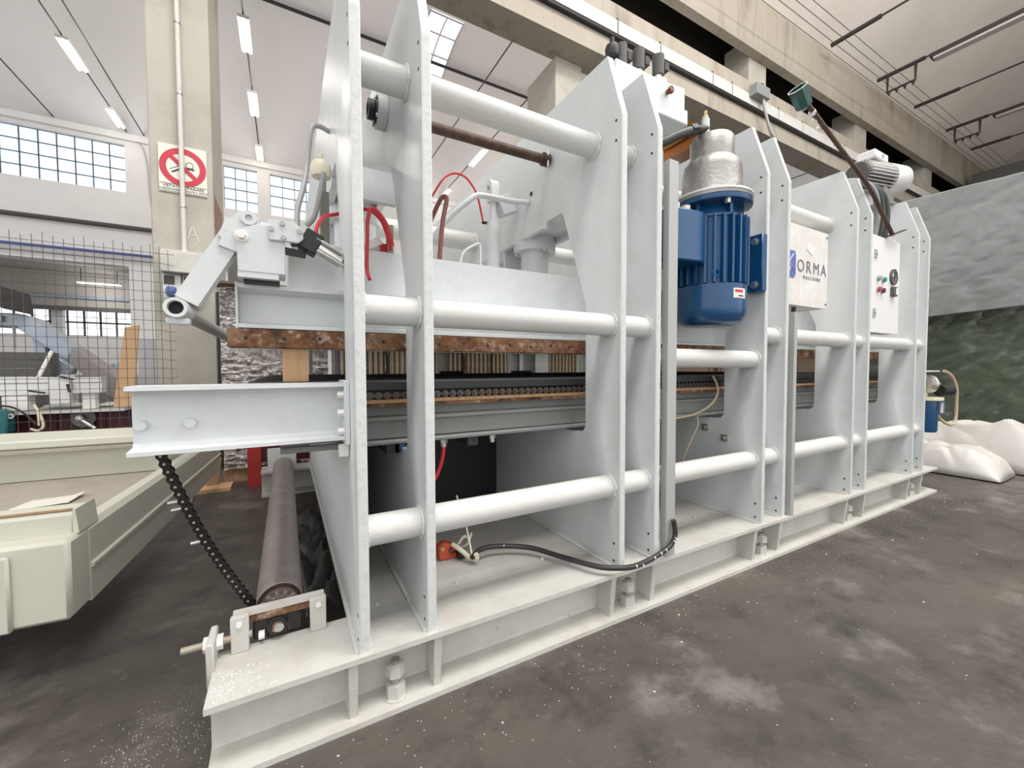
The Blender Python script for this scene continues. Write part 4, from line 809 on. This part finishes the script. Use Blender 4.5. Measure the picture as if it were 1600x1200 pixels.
def pf(u_,v_): x=-1.0+.17*u_+.015*v_; y=2.42+.15*v_+.02*u_; return Vector((x,y,.4285+.012*max(0,u_-.75)*4*v_+.004*noise.noise((u_*4,v_*4,3))+.003))
tag(B().grid(pf,14,8).build('paper_sheet','sign_white',solid=.002),'crumpled white paper lying on the cream machine','paper')
# ================================================================ LEFT BACKGROUND
du=thing('conveyor_duct',(-2.3,7.1,0),'slanted blue grey chute of a machine behind the mesh fence','chute')
B().prism([(-3.2,1.53),(-3.2,1.66),(-2.70,1.665),(-2.6,1.62),(-2.25,1.28),(-2.3,1.12),(-2.72,1.51)],6.9,7.3,fY).build('upper_chute','duct',du,bevel=.006)
B().prism([(-2.25,1.28),(-1.80,.85),(-1.80,.62),(-1.95,.67),(-2.3,1.12)],6.9,7.3,fY).build('lower_chute','duct_end',du,bevel=.006)
B().prism([(-2.40,1.22),(-2.225,1.04),(-2.24,.955),(-2.40,.97)],6.78,6.95,fY).build('hopper','duct',du,bevel=.01)
B().box(-2.98,-2.80,6.86,6.9,1.56,1.63).build('latch','grey_strip',du); B().cyl((-2.72,6.88,1.25),(-2.72,6.88,1.52),.012,8).build('rod','grey_strip',du); B().box(-2.6,-2.5,6.95,7.2,0,1.4).build('leg','duct',du); B().box(-1.98,-1.85,6.95,7.2,0,.7).build('leg','duct',du)
tag(B().prism([(-2.9,1.76),(-2.72,1.74),(-2.60,1.66),(-2.62,1.90),(-2.9,2.0)],6.4,7.0,fY).build('dark_hood','black'),'dark machine hood above the slanted chute','hood')
dp=thing('dark_cabinet',(-2.7,6.5,0),'dark grey panelled cabinet behind the aluminium rail','cabinet')
for z in (0,.94,1.03,1.12): B().box(-3.4,-2.30,6.5,6.7,z,(.93 if z==0 else z+.085)).build('panel','dark_panel',dp,bevel=.003)
tag(B().cyl((-2.42,6.2,.605),(-2.28,6.48,1.22),.018,8).build('white_pole','white_plastic'),'white pole leaning on the dark cabinet','pole')
rl=thing('aluminium_rail',(-2.1,6.0,0),'aluminium profile rail with clamps on the red machine','rail')
B().prism([(5.96,.755),(5.96,.80),(5.975,.81),(5.975,.87),(5.96,.88),(5.96,.935),(6.1,.935),(6.1,.755)],-3.3,-2.13,fX).build('rail','alu',rl); B().prism([(5.96,.765),(5.96,.80),(5.975,.81),(5.975,.87),(5.96,.88),(5.96,.93),(6.1,.93),(6.1,.765)],-1.96,-1.735,fX).build('rail','alu',rl)
B().box(-2.125,-1.965,5.93,6.12,.655,.93).build('clamp_block','alu',rl,bevel=.006); B().bar((-2.03,5.92,.94),(-1.93,5.9,.91),.02,.015).build('clamp_lever','black',rl)
for p_,q_ in (((-2.26,5.92,.80),(-2.14,5.9,.775)),((-1.98,5.92,.86),(-1.96,5.9,.78))): B().bar(p_,q_,.02,.015).build('clamp_lever','black',rl)
B().box(-2.46,-2.28,5.95,6.1,.60,.745).build('support_block','white_plastic',rl,bevel=.006); B().box(-3.2,-3.05,5.95,6.1,.591,.755).build('support_block','white_plastic',rl); B().box(-1.9,-1.8,6.0,6.1,.591,.765).build('support_block','white_plastic',rl)
rm=thing('red_machine_base',(-2.2,6.4,0),'dark red machine base behind the mesh fence','machine base')
B().box(-3.4,-1.5,6.12,6.46,0,.56).build('base','red_dark',rm); 
for k in range(9): B().box(-3.1+.19*k,-3.085+.19*k,6.105,6.12,.25,.54).build('rib','red_dark',rm)
B().box(-3.4,-1.55,5.93,6.46,.56,.59).build('table','tray',rm)
wh=B().cyl((-1.925,6.08,.49),(-1.925,6.115,.49),.098,28).build('hand_wheel','grey_hose',rm); B().cyl((-1.925,5.98,.495),(-1.925,6.08,.495),.03,16).build('hub','steel',wh); B().cyl((-1.925,5.99,.49),(-1.79,5.95,.38),.022,12).build('crank','steel',wh); B().box(-2.01,-1.84,6.085,6.118,.12,.46).build('guard','dark_steel',wh)
def cf(u_,v_): x=-2.26+.56*u_; y=6.13+.28*v_; return Vector((x,y,.60+.035*abs(noise.noise((x*7,y*7,1)))+.03*noise.noise((x*3,y*3,5))+.02))
tag(B().grid(cf,40,16).build('plastic_sheet','white_plastic',smooth=20,solid=.003),'crumpled white plastic sheet on the red machine table','plastic sheet')
tag(B().tube([(-2.22,5.9,.66),(-2.17,5.88,.55),(-2.15,5.87,.44),(-2.19,5.87,.40),(-2.24,5.87,.42)],.012,8).tube([(-2.2,5.9,.62),(-2.185,5.88,.55),(-2.18,5.87,.45)],.010,8).build('white_hook','yellowed_plastic'),'white curved cable end hanging below the aluminium rail','cable')
tag(B().tube([(-2.5,5.9,.655),(-2.38,5.88,.65),(-2.28,5.87,.58),(-2.2,5.87,.46)],.010,8).build('dark_cable','rubber'),'dark cable above the teal box','cable')
te=thing('teal_box',(-2.5,5.9,.3),'teal machine part with a torn label at the picture edge behind the fence','machine part')
B().prism([(-2.75,.30),(-2.46,.34),(-2.36,.40),(-2.36,.60),(-2.42,.63),(-2.75,.63)],5.78,5.925,fY).build('body','teal',te,bevel=.01); B().box(-2.48,-2.42,5.772,5.78,.44,.52).build('torn_label','sign_white',te); B().box(-2.7,-2.5,5.82,5.92,0,.32).build('leg','teal',te); B().ring((-2.345,5.8,.56),(-2.345,5.82,.56),.025,.012,14).build('eye','steel',te)
tag(B().prism([(-1.665,.60),(-1.545,1.478),(-1.425,1.508),(-1.50,.60)],6.02,6.05,fY).build('wood_plank','plank',bevel=.002),'orange wooden plank standing upright behind the fence','plank')
tag(B().box(-1.57,-1.15,6.55,6.6,0,1.385).build('grey_board','panel_grey'),'grey board standing behind the orange plank','board')
tag(B().box(-2.30,-2.16,7.6,7.8,.94,1.08).build('red_crate','red_dark',bevel=.01),'small dark red crate beyond the slanted chute','crate')
tag(B().box(-2.13,-2.04,7.6,7.8,.94,1.11).build('white_canister','duct',bevel=.02),'small pale blue canister beyond the slanted chute','canister')
tag(B().box(-2.45,-1.5,7.55,7.9,0,.94).build('work_table','panel_grey'),'grey work table beyond the slanted chute','table')
# ================================================================ TARPS
def tarp(name,m,y0,y1,z0f,z1f,x,amp,label,n=90):
    def fn(u_,v_):
        y=y0+(y1-y0)*u_; z=z0f(u_)+(z1f(u_)-z0f(u_))*v_
        q=Vector((0,y,z)); a_=(y+z)*.7; b_=(z-y)*.7; q2=Vector((a_*5.5,b_*1.7,3)); q3=Vector((a_*9,b_*4,7)); d=.05*noise.noise(q*1.3)+.030*max(0,1-abs(noise.noise(q2))*4)+.016*max(0,1-abs(noise.noise(q3))*4)+.010*noise.noise(q*9)
        return Vector((x+amp*d,y,z))
    return tag(B().grid(fn,n,n).build(name,m,smooth=28,solid=.004),label,'tarp')
tarp('grey_tarp','tarp_grey',2.9,-1.2,lambda u:1.50+.22*u,lambda u:2.90+.02*math.sin(u*9),6.25,.42,'large grey plastic tarp hung across the bay behind the press')
tarp('green_tarp','tarp_green',2.9,-1.2,lambda u:.0,lambda u:1.75+.1*u,6.5,.75,'dark green crumpled tarp below the grey tarp',110)
def wt(x0,x1,y0,y1,h,seed,name,label,rise=0):
    def fn(u_,v_):
        x=x0+(x1-x0)*u_; y=y0+(y1-y0)*v_; e=max(0,min(1,min(u_,1-u_)*4))*max(0,min(1,min(v_,1-v_)*5))
        q=Vector((x*1.6,y*2.0,seed)); a_=(y*.8+x*.6)*4; b_=(x*.8-y*.6)*1.5
        cr=max(0,1-5*abs(noise.noise(Vector((a_,b_,seed+3))))); c2=max(0,1-5*abs(noise.noise(Vector((b_*3,a_*.6,seed+8)))))
        z=h*(e**.5)*(.86+.16*noise.noise(q)+.10*cr-.08*c2+rise*(1-v_))
        return Vector((x+.05*noise.noise(q*1.5)+.0*cr,y+.05*noise.noise(q*1.4+Vector((5,0,0))),.012+z))
    return tag(B().grid(fn,70,80).build(name,'tarp_white',smooth=24,solid=.004),label,'tarp')
wt(5.34,5.80,.98,2.0,.29,3,'white_tarp','folded white tarp on the floor at the end of the press base')
wt(5.90,6.28,.80,2.1,.40,9,'white_tarp','taller white tarp heap in front of the green tarp',.35)
# ================================================================ FLOOR DEBRIS
fc=B()
for k in range(900):
    if random.random()<.6: x=random.uniform(-.5,4.8); y=1.16-abs(random.gauss(0,.16))
    else: x=random.uniform(-.9,5.5); y=random.uniform(-.1,1.1)
    if y>1.15 and -.2<x<4.6: continue
    r=random.uniform(.0008,.003)*(1 if random.random()<.95 else 2.2); a=random.random()*6
    fc.add([(x+r*math.cos(a),y+r*math.sin(a),.0005),(x+r*math.cos(a+2),y+r*math.sin(a+2),.0005),(x+r*math.cos(a+4.2),y+r*math.sin(a+4.2),.0005),(x,y,.001+r*.5)],[(0,1,3),(1,2,3),(2,0,3),(0,2,1)])
for k in range(420):
    x=-.32+random.gauss(0,.09); y=1.38+random.gauss(0,.09)
    if x>-.195 and y>1.16: continue
    r=random.uniform(.0006,.0022); a=random.random()*6
    fc.add([(x+r*math.cos(a),y+r*math.sin(a),.0005),(x+r*math.cos(a+2),y+r*math.sin(a+2),.0005),(x+r*math.cos(a+4.2),y+r*math.sin(a+4.2),.0005),(x,y,.001+r*.5)],[(0,1,3),(1,2,3),(2,0,3),(0,2,1)])
tag(fc.build('paint_chips','chips',smooth=0),'scattered white paint chips on the dark floor','paint chips',kind='stuff')
